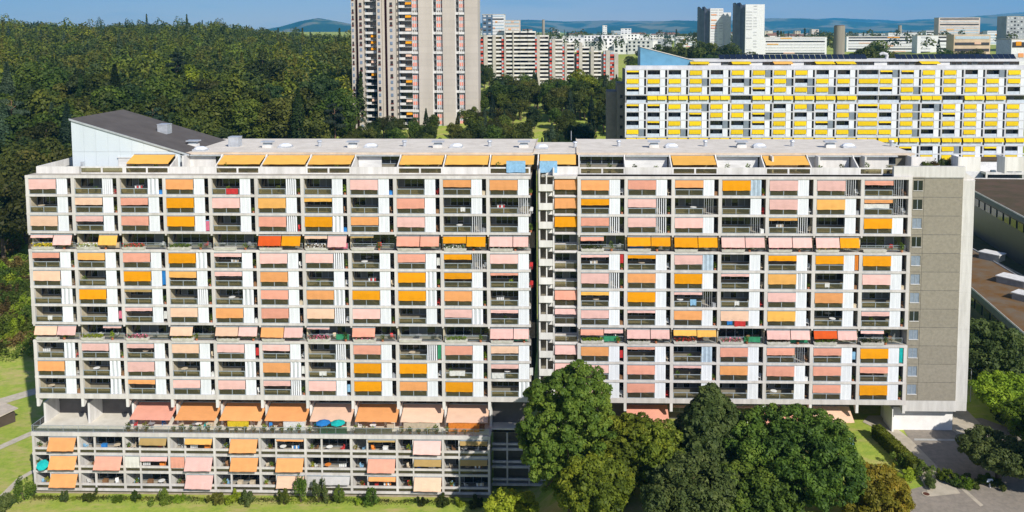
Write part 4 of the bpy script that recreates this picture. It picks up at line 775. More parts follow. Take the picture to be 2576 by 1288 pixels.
# low terraced building with terracotta troughs at the foot of the red block
tr = thing('terraced_building', 'low terraced building with orange planter bands at the foot of the red block', 'terraced building', (at(1207, 225, 470).x, 470, 22))
for q in range(3):
    MB().box(0, 36, q*4, 12+q*4, 0, 4+q*3.2).build('terrace', [mat('tan_terrace', (.30, .22, .14), .9)], tr); MB().box(-.3, 36.3, q*4-.6, q*4, 3.4+q*3.2, 4.6+q*3.2).build('planter_band', [mat('terracotta_band', (.46, .15, .07), .85, .1, objvar=.1)], tr)
sh = thing('shed', 'small garden shed with a pale brown roof beside the meadow path', 'shed', (*onz(-58, 1068, 0)[:2], 0), -.5, None, .8)
MB().box(0, 6, 0, 5, 0, 2.3).build('wall', [mat('shed_timber', (.08, .06, .045), .9)], sh); MB().hexa(((-.4, -.5, 2.3), (6.4, -.5, 2.3), (6.4, 5.5, 2.9), (-.4, 5.5, 2.9), (-.4, -.5, 2.45), (6.4, -.5, 2.45), (6.4, 5.5, 3.05), (-.4, 5.5, 3.05))).build('roof', [mat('shed_roof', (.50, .43, .35), .9)], sh)

# stepped upstands on the mossy roof
for q, (u, v, w_, d_, h_) in enumerate(((2462, 640, 4.5, 3.0, 1.5), (2506, 700, 5.5, 3.5, 1.3), (2545, 742, 5.0, 3.0, 1.2))):
    p = onz(u, v+10, 17); t = thing('roof_upstand', f'{["first","second","third"][q]} white-edged upstand on the mossy school roof, counted from the pier', 'roof upstand', (p.x, p.y, 17.0), -.9, 'upstands on the mossy roof')
    MB().box(0, w_, 0, d_, 0, h_).build('wall', [mat('grey_upstand', (.30, .29, .27), .9)], t); MB().box(-.15, w_+.15, -.15, d_+.15, h_, h_+.18).build('edge', [PALE], t)
# ------------------------------------------------------------------ trees
BARK = mat('tree_bark', (.13, .095, .065), .95, .1, scale=3, col2=(.08, .06, .042)); PBARK = mat('pine_bark', (.22, .13, .08), .95, .1, scale=3, col2=(.14, .085, .055))
LF = dict(
 mid=leafmat('broadleaf_green', (.022, .042, .007), (.066, .098, .012), (.142, .168, .020)),
 dark=leafmat('dark_foliage', (.014, .030, .009), (.038, .064, .015), (.080, .110, .025)),
 olive=leafmat('olive_foliage', (.030, .040, .008), (.080, .094, .014), (.158, .155, .025)),
 brown=leafmat('drying_foliage', (.050, .044, .012), (.120, .092, .022), (.20, .14, .036)),
 lime=leafmat('bright_foliage', (.06, .10, .008), (.18, .25, .014), (.33, .38, .03)),
 yel=leafmat('yellowing_foliage', (.07, .085, .008), (.20, .20, .014), (.42, .33, .025)),
 blue=leafmat('blue_green_needles', (.020, .038, .020), (.052, .082, .042), (.10, .135, .068)),
 ygr=leafmat('yellow_green_foliage', (.040, .065, .008), (.135, .175, .014), (.33, .33, .024), .01, .1),
 fore=leafmat('near_broadleaf', (.028, .060, .010), (.102, .166, .019), (.245, .305, .038), .01, .1),
 fore2=leafmat('near_dark_foliage', (.030, .050, .014), (.085, .118, .028), (.19, .215, .055), .01, .1))
def leaves(C, Nrm, size, spread, seed, aspect=.62):
    r = np.random.default_rng(seed); n = len(C); d = Nrm+r.normal(size=(n, 3))*spread; d /= np.linalg.norm(d, axis=1, keepdims=True)+1e-9
    a = np.cross(d, r.normal(size=(n, 3))); a /= np.linalg.norm(a, axis=1, keepdims=True)+1e-9; b = np.cross(d, a); s = (size*r.uniform(.55, 1.35, n))[:, None]
    V = np.stack([C-a*s, C+b*s*aspect, C+a*s*1.05, C-b*s*aspect], 1).reshape(-1, 3); return V, np.arange(4*n).reshape(-1, 4)
def shell(lobes, n, seed, inner=.12):
    r = np.random.default_rng(seed); w = np.array([l[1].prod()**(2/3) for l in lobes]); idx = r.choice(len(lobes), n, p=w/w.sum())
    u = r.normal(size=(n, 3)); u[:, 2] += .25; u /= np.linalg.norm(u, axis=1, keepdims=True); c = np.array([l[0] for l in lobes])[idx]; R = np.array([l[1] for l in lobes])[idx]
    k = 1-np.abs(r.normal(size=n))*.13; q = r.random(n) < inner; k[q] = r.uniform(.3, .9, q.sum()); return c+u*R*k[:, None], u
def broad(H, W, n, leaf, m, seed, low=.28, nl=22, bark=BARK, taper=0):
    """crown of many leaf clumps sitting on an uneven envelope, limbs reaching into it"""
    r = np.random.default_rng(seed); zc = H*(low+1)/2; rz = H*(1-low)/2; lobes = []; ph = r.uniform(0, 6.28, 6); s0 = (22/nl)**.36
    for i in range(nl):
        u = r.normal(size=3); u /= np.linalg.norm(u); a = math.atan2(u[1], u[0])
        am = 1 if nl < 50 else .5; env = 1+am*(.16*math.sin(2*a+ph[0])+.12*math.sin(3*a+ph[1]+2*u[2])+.13*math.sin(4*u[2]+ph[2]+a)); k = (r.uniform(.45, .88) if nl < 50 else (1-abs(r.normal())*.1 if r.random() < .8 else r.uniform(.35, .8)))*env*(1 if nl < 50 else .93); R = W*r.uniform(.12, .27)*s0 if nl < 50 else r.uniform(.45, .95); zz = zc+(u[2]*.95+.05)*rz*min(k, .97)
        wd = (1-taper*max(0, (zz-H*low)/(H*(1-low)))) if taper else 1
        lobes.append((np.array([u[0]*W/2*k*wd, u[1]*W/2*k*wd, min(zz, H-R*.6)]), np.array([R, R, R*r.uniform(.55, .9)])*(1-.45*taper*max(0, (zz-zc)/rz))))
    if taper: lobes.append((np.array([0, 0, H*.93]), np.array([W*.05, W*.05, H*.07]))); lobes.append((np.array([0, 0, H*.84]), np.array([W*.08, W*.08, H*.08])))
    lobes.append((np.array([0, 0, zc-rz*.1]), np.array([W*.32, W*.32, rz*.72]) if not taper else np.array([W*.18, W*.18, rz*.75])))
    C, u = shell(lobes, n, seed+1); up = u.copy(); up[:, 2] += .45; V, F = leaves(C, up, leaf, .5, seed+2); crown = np_mesh('crown', V, F, [m])
    b = MB(); t = W*.028+.08; b.tube((0, 0, -1.5), (0, 0, H*low*1.1+.3), t*1.3, t, 8); b.tube((0, 0, H*low*1.1+.3), (W*.02, 0, H*.8), t, t*.25, 7)
    for i in range(9): l = lobes[i][0]; z = H*(low*.9+.05*i); b.tube((0, 0, z), tuple(l), t*.5, t*.12, 5)
    return b.mesh('trunk', [bark]), crown
def conif(H, W, n, leaf, m, seed, low=.12):
    r = np.random.default_rng(seed); t = r.random(n)**.75; z = H*(low+(1-low)*t); tier = np.floor(t*13); ang = r.random(n)*6.283; br = (np.floor(ang/6.283*9+tier*.37)+.5)*6.283/9
    ang = ang*.35+br*.65; rad = (W/2)*(1-t)**.85*(.35+.65*r.random(n)**.5)*(1+.18*np.sin(tier*2.3+br*3)); C = np.stack([rad*np.cos(ang), rad*np.sin(ang), z-rad*.32+.5*np.sin(tier)], 1)
    u = np.stack([np.cos(ang)*.5, np.sin(ang)*.5, np.full(n, .8)], 1); V, F = leaves(C, u, leaf, .5, seed+2, .4); b = MB(); b.tube((0, 0, -1.5), (0, 0, H*.97), W*.035+.06, .03, 7); return b.mesh('trunk', [BARK]), np_mesh('crown', V, F, [m])
def pine(H, W, n, leaf, m, seed):
    r = np.random.default_rng(seed); lobes = []; b = MB(); b.tube((0, 0, -1.5), (.2, 0, H*.55), .27, .22, 8); b.tube((.2, 0, H*.55), (0, .1, H*.96), .22, .07, 7)
    for i in range(11):
        a = i*2.4+r.uniform(-.4, .4); z = H*(.62+.36*i/11); k = W/2*(1-.5*i/11)*r.uniform(.45, .8); R = W*r.uniform(.16, .26)*(1-.3*i/11); c = np.array([k*math.cos(a), k*math.sin(a), z]); lobes.append((c, np.array([R, R, R*.36])))
        b.tube((.1, 0, z-H*.06), tuple(c), .09, .03, 5)
    C, u = shell(lobes, n, seed); V, F = leaves(C, u+np.array([0, 0, .6]), leaf, .6, seed+1, .4); return b.mesh('trunk', [PBARK]), np_mesh('crown', V, F, [m])
def plant(name, label, cat, me, loc, rz=0, sc=1, group=None, crownname='crown'):
    t = thing(name, label, cat, loc, rz, group, sc); obj('trunk', me[0], t); obj(crownname, me[1], t); return t
PR = dict(
 b0=broad(21, 13, 5250, .45, LF['mid'], 1), b1=broad(19, 14, 5600, .44, LF['olive'], 2), b2=broad(22, 12, 5250, .45, LF['dark'], 3), b3=broad(18, 12, 4900, .40, LF['olive'], 4), b4=broad(20, 15, 5950, .45, LF['mid'], 5, .22), b5=broad(17, 13, 4900, .44, LF['lime'], 6), b6=broad(20, 13, 5250, .45, LF['dark'], 16, .2), b7=broad(21, 12, 5250, .44, LF['olive'], 17, .25),
 c0=conif(26, 8.5, 4550, .55, LF['dark'], 7), c1=conif(24, 8, 4550, .55, LF['blue'], 8), c2=conif(25, 9, 4550, .45, LF['olive'], 9), p0=pine(24, 10, 3150, .44, LF['blue'], 10), p1=pine(22, 9, 2800, .44, LF['blue'], 11))
KIND = dict(b0='green broadleaf', b1='olive broadleaf', b2='dark green broadleaf', b3='yellowish broadleaf', b4='wide green broadleaf', b5='bright lime broadleaf', b6='dark low-crowned broadleaf', b7='olive tall broadleaf', c0='dark conifer', c1='blue-green conifer', c2='olive-tinged conifer', p0='tall bare-trunked pine', p1='small bare-trunked pine')
rt = random.Random(3)
forest = []; y = 222.0
while y < 1000:
    stp = 8.6 if y < 420 else (10.5 if y < 650 else 13); xl, xr = at(-90, 200, y).x, at(1290 if y < 345 else 935, 200, y).x; x = xl
    while x < xr:
        px, py = x+rt.uniform(-.42, .42)*stp, y+rt.uniform(-.42, .42)*stp; x += stp
        g = gzf(px, py); u, v = pix((px, py, g+20)); base = pix((px, py, g))[1]
        if not (-100 < u < 1290): continue
        if 60 < u < 2300 and v > 362 and not (u < 175 and base > 330): continue
        if u > 930 and py > 338: continue
        if 40 < u < 200 and py < 245 and u > 90: continue
        forest.append((py, px, g, u))
    y += stp*.92
forest.sort()
def zone_of(u, py): return 'at the wood edge left of the slab block' if u < 180 else ('in the wood behind the sloping grey roof' if u < 560 else ('in the wood left of the tall tower' if u < 880 else 'in the tree belt in front of the tower'))
NIND = 200; special = {}
belt = [f for f in forest if f[3] > 860 and f[0] < 346]; rest = [f for f in forest if not (f[3] > 860 and f[0] < 346)]; rt.shuffle(belt); forest = belt[:64]+rest; NIND += 24
for n_, (py, px, g, u) in enumerate(forest[:NIND]):
    park = (u > 860 and py < 346) or (py < 300 and u > 560)
    k = rt.choices(list(PR), [11, 9, 10, 3, 9, 1.2, 9, 7, 3, 2.5, 1.5, 3, 2] if not park else [10, 7, 4, 2, 8, 1, 4, 6, 1, 2, 1, 0, 0])[0]
    sc = rt.uniform(.85, 1.4) if not park else rt.uniform(.42, .58)
    plant('broadleaf_tree' if k[0] == 'b' else ('conifer_tree' if k[0] == 'c' else 'pine_tree'), f'{KIND[k]} tree {zone_of(u, py)}', 'tree', PR[k], (px, py, g), rt.uniform(0, 6.28), sc, f'{KIND[k]} trees {zone_of(u, py)}')
# a few one can pick out
for (k, u, v, Y, sc, nm, lb) in (('p0', 468, 312, 0, 1.0, 'pine_tree', 'lone tall pine with long bare trunk standing out of the wood'), ('b5', 508, 262, 0, 1.05, 'broadleaf_tree', 'brightest lime green tree in the middle of the wood'), ('b6', 668, 300, 0, 1.25, 'broadleaf_tree', 'largest dark rounded oak-like tree left of the tower'), ('b5', 1470, 272, 400, 1.05, 'broadleaf_tree', 'big bright green tree in front of the red striped block')):
    Y = Y or 372; p = at(u, v, Y); plant(nm, lb, 'tree', PR[k], (p.x, Y-6, gzf(p.x, Y-6)+(5 if Y < 390 else 2)), .4, sc)
# the rest of the wood reads as one mass
mass = forest[NIND:]
def massmesh(items, per, leaf, mats_, seed):
    r = np.random.default_rng(seed); Cs = []; Us = []; M = []
    for (py, px, g, u) in items:
        con = r.random() < .2; H = r.uniform(14, 24)*(1.1 if con else 1)*(1.28 if r.random() < .07 else 1); W = r.uniform(9, 15)*(.6 if con else 1); n = per
        if con:
            t = r.random(n)**.7; a = r.random(n)*6.283; rad = W/2*(1-t)*(.5+.5*r.random(n)); C = np.stack([px+rad*np.cos(a), py+rad*np.sin(a), g+H*(.2+.8*t)], 1); uu = np.stack([np.cos(a), np.sin(a), np.full(n, .7)], 1)
        else:
            uu = r.normal(size=(n, 3)); uu[:, 2] = np.abs(uu[:, 2])*1.1-.25; uu /= np.linalg.norm(uu, axis=1, keepdims=True); lump = 1+.22*np.sin(uu[:, 0]*5+px)*np.cos(uu[:, 1]*5+py)
            C = np.stack([px+uu[:, 0]*W/2*lump, py+uu[:, 1]*W/2*lump, g+H*.62+uu[:, 2]*H*.38*lump], 1)
        Cs.append(C); Us.append(uu); M.append(np.full(n, (0, 1, 2, 0, 1, 2, 0, 1, 5, 3)[r.integers(0, 10)] if not con else (1, 4, 1, 2)[r.integers(0, 4)]))
    C = np.concatenate(Cs); V, F = leaves(C, np.concatenate(Us)+np.array([0, 0, .4]), leaf, .6, seed); me = np_mesh('forest', V, F, mats_); me.polygons.foreach_set('material_index', np.concatenate(M).astype(np.int32)); return me
fo = obj('forest', massmesh(mass, 380, .78, [LF['mid'], LF['dark'], LF['olive'], LF['ygr'], LF['blue'], LF['fore']], 31)); setting(fo, 'stuff'); fo['label'] = 'far-off mixed wood covering the rise up to the skyline'; fo['category'] = 'forest'
print('forest', len(forest), 'mass', len(mass))
# park and town trees
def scatter(n, u0, u1, Ya, Yb, kinds, s0, s1, lb, gr, seed, keep=None):
    r = random.Random(seed)
    for _ in range(n):
        Y = r.uniform(Ya, Yb); u = r.uniform(u0, u1); p = at(u, 150, Y)
        if keep and not keep(u, Y): continue
        k = r.choice(kinds); plant('broadleaf_tree' if k[0] == 'b' else 'conifer_tree', f'{KIND[k]} {lb}', 'tree', PR[k], (p.x, Y, gzf(p.x, Y)-.3), r.uniform(0, 6.28), r.uniform(s0, s1)*(.8 if gr.startswith('park') and Y < 345 else 1), f'{KIND[k]} {gr}')
scatter(120, 1210, 1555, 288, 430, ['b0', 'b0', 'b2', 'b4', 'b4', 'b7', 'b1', 'b1', 'c1', 'b6'], .5, .8, 'park tree between the tower and the yellow awning block', 'park trees beside the tower', 41, lambda u, Y: not (1340 < u < 1362 and 345 < Y < 375))
scatter(20, 1210, 1560, 440, 560, ['b0', 'b2', 'b4', 'c0', 'b1'], .55, .8, 'tree at the foot of the red striped block', 'trees at the foot of the red block', 42)
scatter(26, 1590, 1850, 480, 640, ['b0', 'b2', 'b4', 'b6'], 1.15, 1.5, 'town tree left of the two white high-rises', 'town trees left of the high-rises', 43)
scatter(46, 1790, 2576, 480, 600, ['b0', 'b2', 'b4', 'b6', 'b1'], 1.05, 1.45, 'town tree just above the solar panel roof', 'town trees above the solar roof', 44, lambda u, Y: (2135 < u < 2275 or 2392 < u < 2530 or 1840 < u < 1870))
fr_ = random.Random(45); fl_ = []
for _ in range(420):
    Y = fr_.uniform(850, 2600); p = at(fr_.uniform(1200, 2620), 90, Y); fl_.append((Y, p.x, gzf(p.x, Y)-1, 0))
tl = obj('treeline', massmesh(fl_, 90, 1.4, [LF['mid'], LF['dark'], LF['olive'], LF['mid'], LF['dark'], LF['mid']], 57)); setting(tl, 'stuff'); tl['label'] = 'belts of distant trees between the far town buildings'; tl['category'] = 'trees'
# big near trees
def near(name, label, u, vtop, Y, W, kind, m, n, leaf, seed, low=.2, zb=None):
    p = at(u, vtop, Y); g = gzf(p.x, Y) if zb is None else zb; H = p.z-g
    me = broad(H, W, n, leaf, LF[m], seed, low, int(2.3*W*W), BARK, 0 if kind == 'b' else .8)
    return plant(name, label, 'tree', me, (p.x, Y, g))
near('broadleaf_tree', 'largest rounded green tree in front of the joint between the two wings', 1438, 912, 107, 14.0, 'b', 'fore', 60000, .22, 201, .05)
near('broadleaf_tree', 'yellow-flecked tree just right of the largest rounded tree', 1575, 1050, 106, 11, 'b', 'ygr', 26000, .22, 202, .1)
near('broadleaf_tree', 'dark pointed grey-green tree between the two big rounded trees', 1790, 962, 106, 14.5, 'c', 'fore2', 34000, .30, 203)
near('broadleaf_tree', 'wide dark green tree right of the pointed one', 2008, 1036, 101, 16.5, 'b', 'fore', 54000, .21, 204, .1)
near('broadleaf_tree', 'low olive-brown tree at the bottom edge below the pointed tree', 1740, 1165, 97, 13, 'b', 'fore2', 32000, .2, 205, .08)
near('broadleaf_tree', 'golden yellowing tree at the bottom edge beside the forecourt', 2205, 1188, 97.5, 9.0, 'b', 'yel', 24000, .17, 206, .1, 8.5)
near('broadleaf_tree', 'lime green bushy tree at the bottom edge left of the trees', 1285, 1236, 108, 7, 'b', 'lime', 15000, .2, 207, .05)
near('broadleaf_tree', 'yellow-green low tree in front of the largest rounded tree', 1500, 1150, 100, 9.5, 'b', 'ygr', 22000, .21, 208, .06)
near('broadleaf_tree', 'dark tree filling the bottom edge between the pointed and wide trees', 1900, 1170, 97, 11, 'b', 'fore', 28000, .2, 209, .06)
near('broadleaf_tree', 'mid green tree low between the largest tree and the pointed one', 1655, 1068, 104, 9, 'b', 'ygr', 22000, .2, 216, .06)
near('broadleaf_tree', 'bright yellow-green tree at the right edge beside the lamp post', 2550, 955, 125, 12, 'b', 'lime', 26000, .2, 210, .2, ZR)
near('broadleaf_tree', 'slim lime tree at the right frame edge above the forecourt', 2590, 1000, 112, 6.5, 'b', 'lime', 9000, .2, 217, .35, ZR)
near('pine_tree', 'dark loose pine beside the mossy school roof', 2492, 800, 134, 10.5, 'b', 'fore2', 16000, .26, 211, .1, ZR)
near('broadleaf_tree', 'dark spreading tree over the right side of the forecourt', 2515, 1100, 107.5, 9.5, 'b', 'fore2', 24000, .18, 212, .3, ZR)
near('broadleaf_tree', 'tree at the right frame edge whose shade falls on the forecourt', 2710, 1040, 103, 11, 'b', 'fore', 24000, .22, 213, .3, ZR)
near('broadleaf_tree', 'dark bushy tree beyond the side pavement by the school', 2575, 1010, 122, 8, 'b', 'dark', 16000, .22, 215, .15, ZR)
# shrubs and hedges
def bush(label, loc, W, H, m, seed, group=None, n=1400, leaf=.16):
    r = np.random.default_rng(seed); lob = []
    for _ in range(13): k = r.random(); lob.append((np.array([r.normal()*.22*W, r.normal()*.22*W, H*(.2+.62*k*r.uniform(.7, 1))]), np.array([W*r.uniform(.1, .24)*(1.1-.5*k)]*2+[H*r.uniform(.12, .3)])))
    C, u = shell(lob, n, seed); C[:, 2] = np.maximum(C[:, 2], .02); V, F = leaves(C, u+np.array([0, 0, .5]), leaf, .8, seed, .4); t = thing('shrub', label, 'shrub', loc, 0, group); obj('foliage', np_mesh('foliage', V, F, [LF[m]]), t)
    b = MB()
    for q in range(3): b.tube((0, 0, -.2), tuple(lob[q][0]), .05, .015, 5)
    b.build('stem', [BARK], t); return t
for q, (u, W, H, m) in enumerate(((65, 3.6, 4.2, 'fore'), (172, 1.0, 2.0, 'fore2'), (232, 2.0, 1.7, 'mid'), (300, 1.4, .9, 'lime'), (345, 1.1, 2.2, 'mid'), (414, 2.8, 2.2, 'fore'), (448, 1.6, 1.2, 'lime'), (545, 2.0, 1.9, 'olive'), (592, 3.0, 1.8, 'lime'), (622, 2.6, 2.4, 'fore2'), (720, 1.9, 2.4, 'mid'), (757, 1.9, 4.6, 'fore'), (801, 2.0, 4.4, 'fore2'), (856, 1.7, 2.8, 'fore'), (905, 1.2, .9, 'lime'), (944, 2.2, 3.2, 'fore'), (1065, 1.2, 1.6, 'olive'), (1118, 2.0, 1.5, 'mid'), (1160, 1.5, 1.3, 'lime'), (1200, 2.2, 1.4, 'olive'))):
    p = at(u, 1246, 117.3); ht = 'tall slim' if H > 3 else ('leafy' if H > 1.6 else 'low'); bush(f'{ht} green shrub at the podium foot, {ORD[q]} from the left', (p.x, 117.3-rt.uniform(0, .8), 0), W, H, m, 300+q, 'shrubs along the podium foot')
bush('dark bush in the bottom left corner of the lawn', (*onz(-8, 1290, 0)[:2], 0), 4.5, 2.6, 'fore2', 340, None, 3500)
for q, (u, v, W, H, m) in enumerate(((2375, 1200, 2.6, 1.7, 'lime'), (2402, 1212, 2.2, 1.3, 'mid'), (2425, 1215, 2.4, 1.5, 'lime'), (2452, 1216, 2.4, 1.3, 'mid'), (2478, 1214, 2.0, 1.5, 'lime'), (2512, 1218, 2.2, 1.4, 'mid'))): bush(f'light green shrub edging the forecourt road, {ORD[q]} from the path', (*onz(u, v+8, ZR)[:2], ZR), W, H, m, 350+q, 'shrubs edging the forecourt road')
for q, (u, v, W, H, m) in enumerate(((2318, 1196, 3.2, 2.4, 'fore'), (2335, 1222, 2.2, 1.6, 'fore2'), (2290, 1215, 3.0, 1.8, 'lime'), (2270, 1175, 3.4, 2.2, 'fore'), (2235, 1210, 3.0, 2.4, 'yel'))): bush(f'shrub along the footpath below the hedge, {ORD[q]} in the row', (*onz(u, v, ZR)[:2], ZR), W, H, m, 360+q, 'shrubs along the footpath')
hp, hq = onz(2203, 1098, ZR), onz(2306, 1196, ZR); hd = hq-hp; hN = 9000; hr = np.random.default_rng(77); t_ = hr.random(hN); sd = hr.choice(3, hN, p=[.35, .3, .35]); nrm_ = np.array([hd.y, -hd.x, 0])/hd.length
ho = np.where(sd == 0, -.65, np.where(sd == 2, .65, hr.uniform(-.65, .65, hN))); hzv = np.where(sd == 1, 1.75, hr.uniform(.05, 1.75, hN)); HC = np.outer(t_, np.array([hd.x, hd.y, 0]))+np.outer(ho, nrm_); HC[:, 2] = hzv; HN = np.where((sd == 1)[:, None], np.array([[0, 0, 1.]]), np.sign(ho)[:, None]*nrm_[None]); Vh, Fh = leaves(HC+hr.normal(size=(hN, 3))*.07, HN, .13, .6, 5)
hg = thing('hedge', 'clipped green hedge running beside the pale footpath', 'hedge', (hp.x, hp.y, ZR)); obj('foliage', np_mesh('foliage', Vh, Fh, [LF['lime']]), hg)
d_ = Vector((hd.x, hd.y, 0)); n3 = Vector(nrm_)*.55; MB().hexa([tuple(v) for v in (-n3, -n3+d_, n3+d_, n3)]+[tuple(v+Vector((0, 0, 1.62))) for v in (-n3, -n3+d_, n3+d_, n3)]).build('dense_core', [LF['fore2']], hg)
for q in range(70):                                # scrub on the slope left of the block
    Y = rt.uniform(168, 250); u = rt.uniform(-60, 78); p = at(u, 800, Y); mk_ = rt.choice(['fore', 'mid', 'olive', 'lime', 'brown']); hh_ = rt.uniform(2, 6); lb_ = f'{"tall" if hh_ > 4.2 else ("knee-high" if hh_ < 3 else "bushy")} {dict(fore="green", mid="deep green", olive="olive", lime="bright green", brown="brownish")[mk_]} scrub {"beside the meadow path" if Y < 185 else ("halfway up the slope" if Y < 215 else "below the wood edge")} left of the block'; bush(lb_, (p.x, Y, gzf(p.x, Y)), rt.uniform(3.5, 8), hh_, mk_, 400+q, lb_.replace('scrub', 'scrub bushes'), 900, .32)

# weeds and rough growth along the podium foot
wr = np.random.default_rng(91); wn_ = 5200; wx = wr.uniform(-80.5, -13, wn_); cl = .5+.5*np.sin(wx*.9)*np.sin(wx*.37+1); wy = 117.9-np.abs(wr.normal(size=wn_))*.55; wz = wr.random(wn_)*(.12+.55*cl)
Vw, Fw = leaves(np.stack([wx, wy, wz], 1), np.tile([0, -.4, .5], (wn_, 1)), .15, .9, 92, .3); wm_ = np_mesh('weeds', Vw, Fw, [LF['lime'], LF['olive'], LF['fore']]); wm_.polygons.foreach_set('material_index', (np.floor(cl*2.9)).astype(np.int32)); we = obj('weeds', wm_); setting(we, 'stuff'); we['label'] = 'rough weeds growing along the foot of the podium'; we['category'] = 'weeds'
# ------------------------------------------------------------------ belongings on the balconies
def cm(n, c): return mat('plain_'+n, c, .7, .3, scale=2, objvar=.08)
PAL = {'white': (.78, .78, .76), 'red': (.62, .05, .05), 'blue': (.03, .22, .60), 'pale blue': (.30, .55, .78), 'green': (.05, .30, .15), 'teal': (.02, .50, .48), 'brown': (.25, .13, .06), 'beige': (.60, .50, .36), 'yellow': (.75, .55, .03), 'pink': (.75, .20, .30), 'grey': (.30, .31, .33), 'orange': (.78, .25, .04), 'black': (.03, .03, .035)}
def chair_m(c):
    def mk():
        b = MB(); b.box(-.24, .24, -.24, .24, .42, .47); b.hexa(((-.24, .2, .47), (.24, .2, .47), (.24, .25, .47), (-.24, .25, .47), (-.22, .28, .95), (.22, .28, .95), (.22, .33, .95), (-.22, .33, .95)))
        for x in (-.21, .21):
            for y in (-.21, .21): b.tube((x, y, 0), (x*.95, y*.95, .42), .025, .025, 5)
            b.box(x-.02, x+.02, -.22, .24, .62, .66)
        return b.mesh('chair', [cm(c, PAL[c])])
    return cached(('chair', c), mk)
def table_m(c):
    def mk():
        b = MB(); b.tube((0, 0, .70), (0, 0, .74), .48, .48, 14); b.tube((0, 0, .03), (0, 0, .70), .04, .04, 6); b.tube((0, 0, 0), (0, 0, .03), .26, .24, 10); return b.mesh('table', [cm(c, PAL[c])])
    return cached(('table', c), mk)
def box_m(c):
    return cached(('box', c), lambda: MB().box(-.35, .35, -.25, .25, 0, .55).box(-.38, .38, -.28, .28, .55, .62).mesh('storage_box', [cm(c, PAL[c])]))
def cloth_m(c, w=.9, h=.8):
    def mk():
        b = MB(); n = 8; P = [[(w*i/n, -.03*math.sin(i*1.7)*(j/3), -h*j/3-.03*math.sin(i*1.1)*(j == 3)) for i in range(n+1)] for j in range(4)]
        for j in range(3):
            for i in range(n): b.poly([P[j][i], P[j+1][i], P[j+1][i+1], P[j][i+1]])
        b.box(0, w, -.02, .12, 0, .02); return b.mesh('hung_cloth', [mat('cloth_'+c, PAL[c], .9, .1, scale=3, trans=.2)])
    return cached(('cloth', c, w, h), mk)
def rack_m(c):
    def mk():
        b = MB(); 
        for y in (-.3, .3): b.tube((-.6, y, 0), (.6, -y, .95), .012, .012, 4); b.tube((-.6, y, .95), (.6, y, .95), .012, .012, 4)
        for i in range(4): b.box(-.5+i*.28, -.28+i*.28, -.25+i*.03, -.22+i*.03, .45, .94, 1+i % 2)
        return b.mesh('drying_rack', [STEEL, cm('white', PAL['white']), cm(c, PAL[c])])
    return cached(('rack', c), mk)
def parasol_m(c):
    def mk():
        b = MB(); b.tube((0, 0, 0), (0, 0, 2.3), .025, .02, 6, 1); n = 8; top = (0, 0, 2.35); R = [(1.35*math.cos(2*math.pi*i/n), 1.35*math.sin(2*math.pi*i/n), 1.85) for i in range(n)]
        for i in range(n): b.poly([top, R[i], R[(i+1) % n]]); a, d = R[i], R[(i+1) % n]; b.poly([a, (a[0], a[1], 1.7), (d[0], d[1], 1.7), d])
        b.tube((0, 0, 0), (0, 0, .12), .28, .24, 10, 1); return b.mesh('parasol', [mat('cloth_'+c, PAL[c], .9, .1, scale=3, trans=.2), STEEL])
    return cached(('para', c), mk)
def tuft(n, w, d, h, leaf, m, seed, flowers=None):
    def mk():
        r = np.random.default_rng(seed); C = np.stack([r.uniform(-w/2, w/2, n), r.uniform(-d/2, d/2, n), r.random(n)**.7*h*(.5+.5*np.abs(np.sin(np.arange(n)*.7)))], 1); u = r.normal(size=(n, 3))+np.array([0, -.3, .9]); V, F = leaves(C, u, leaf, .6, seed)
        me = np_mesh('foliage', V, F, [LF[m]]+([cm(flowers, PAL[flowers])] if flowers else [])); 
        if flowers: me.polygons.foreach_set('material_index', (r.random(n) < .4).astype(np.int32))
        return me
    return cached(('tuft', n, w, d, h, m, seed, flowers), mk)
POT = mat('terracotta_pot', (.42, .16, .08), .85, .2, objvar=.2)
def pot_thing(label, loc, m='lime', h=.7, seed=0, group=None, sc=1):
    t = thing('potted_plant', label, 'potted plant', loc, 0, group, sc); obj('pot', cached('pot', lambda: MB().tube((0, 0, 0), (0, 0, .32), .14, .2, 10).mesh('pot', [POT])), t); obj('foliage', tuft(60, .55, .5, h, .11, m, seed % 4), t, (0, 0, .3)); return t
WG = lambda wing, i: f'{ORD[i]} bay, {"left" if wing == 0 else "right"} wing'
rc = random.Random(17)
def wpos(x, y, z): return (OX+x, OY+y, z)
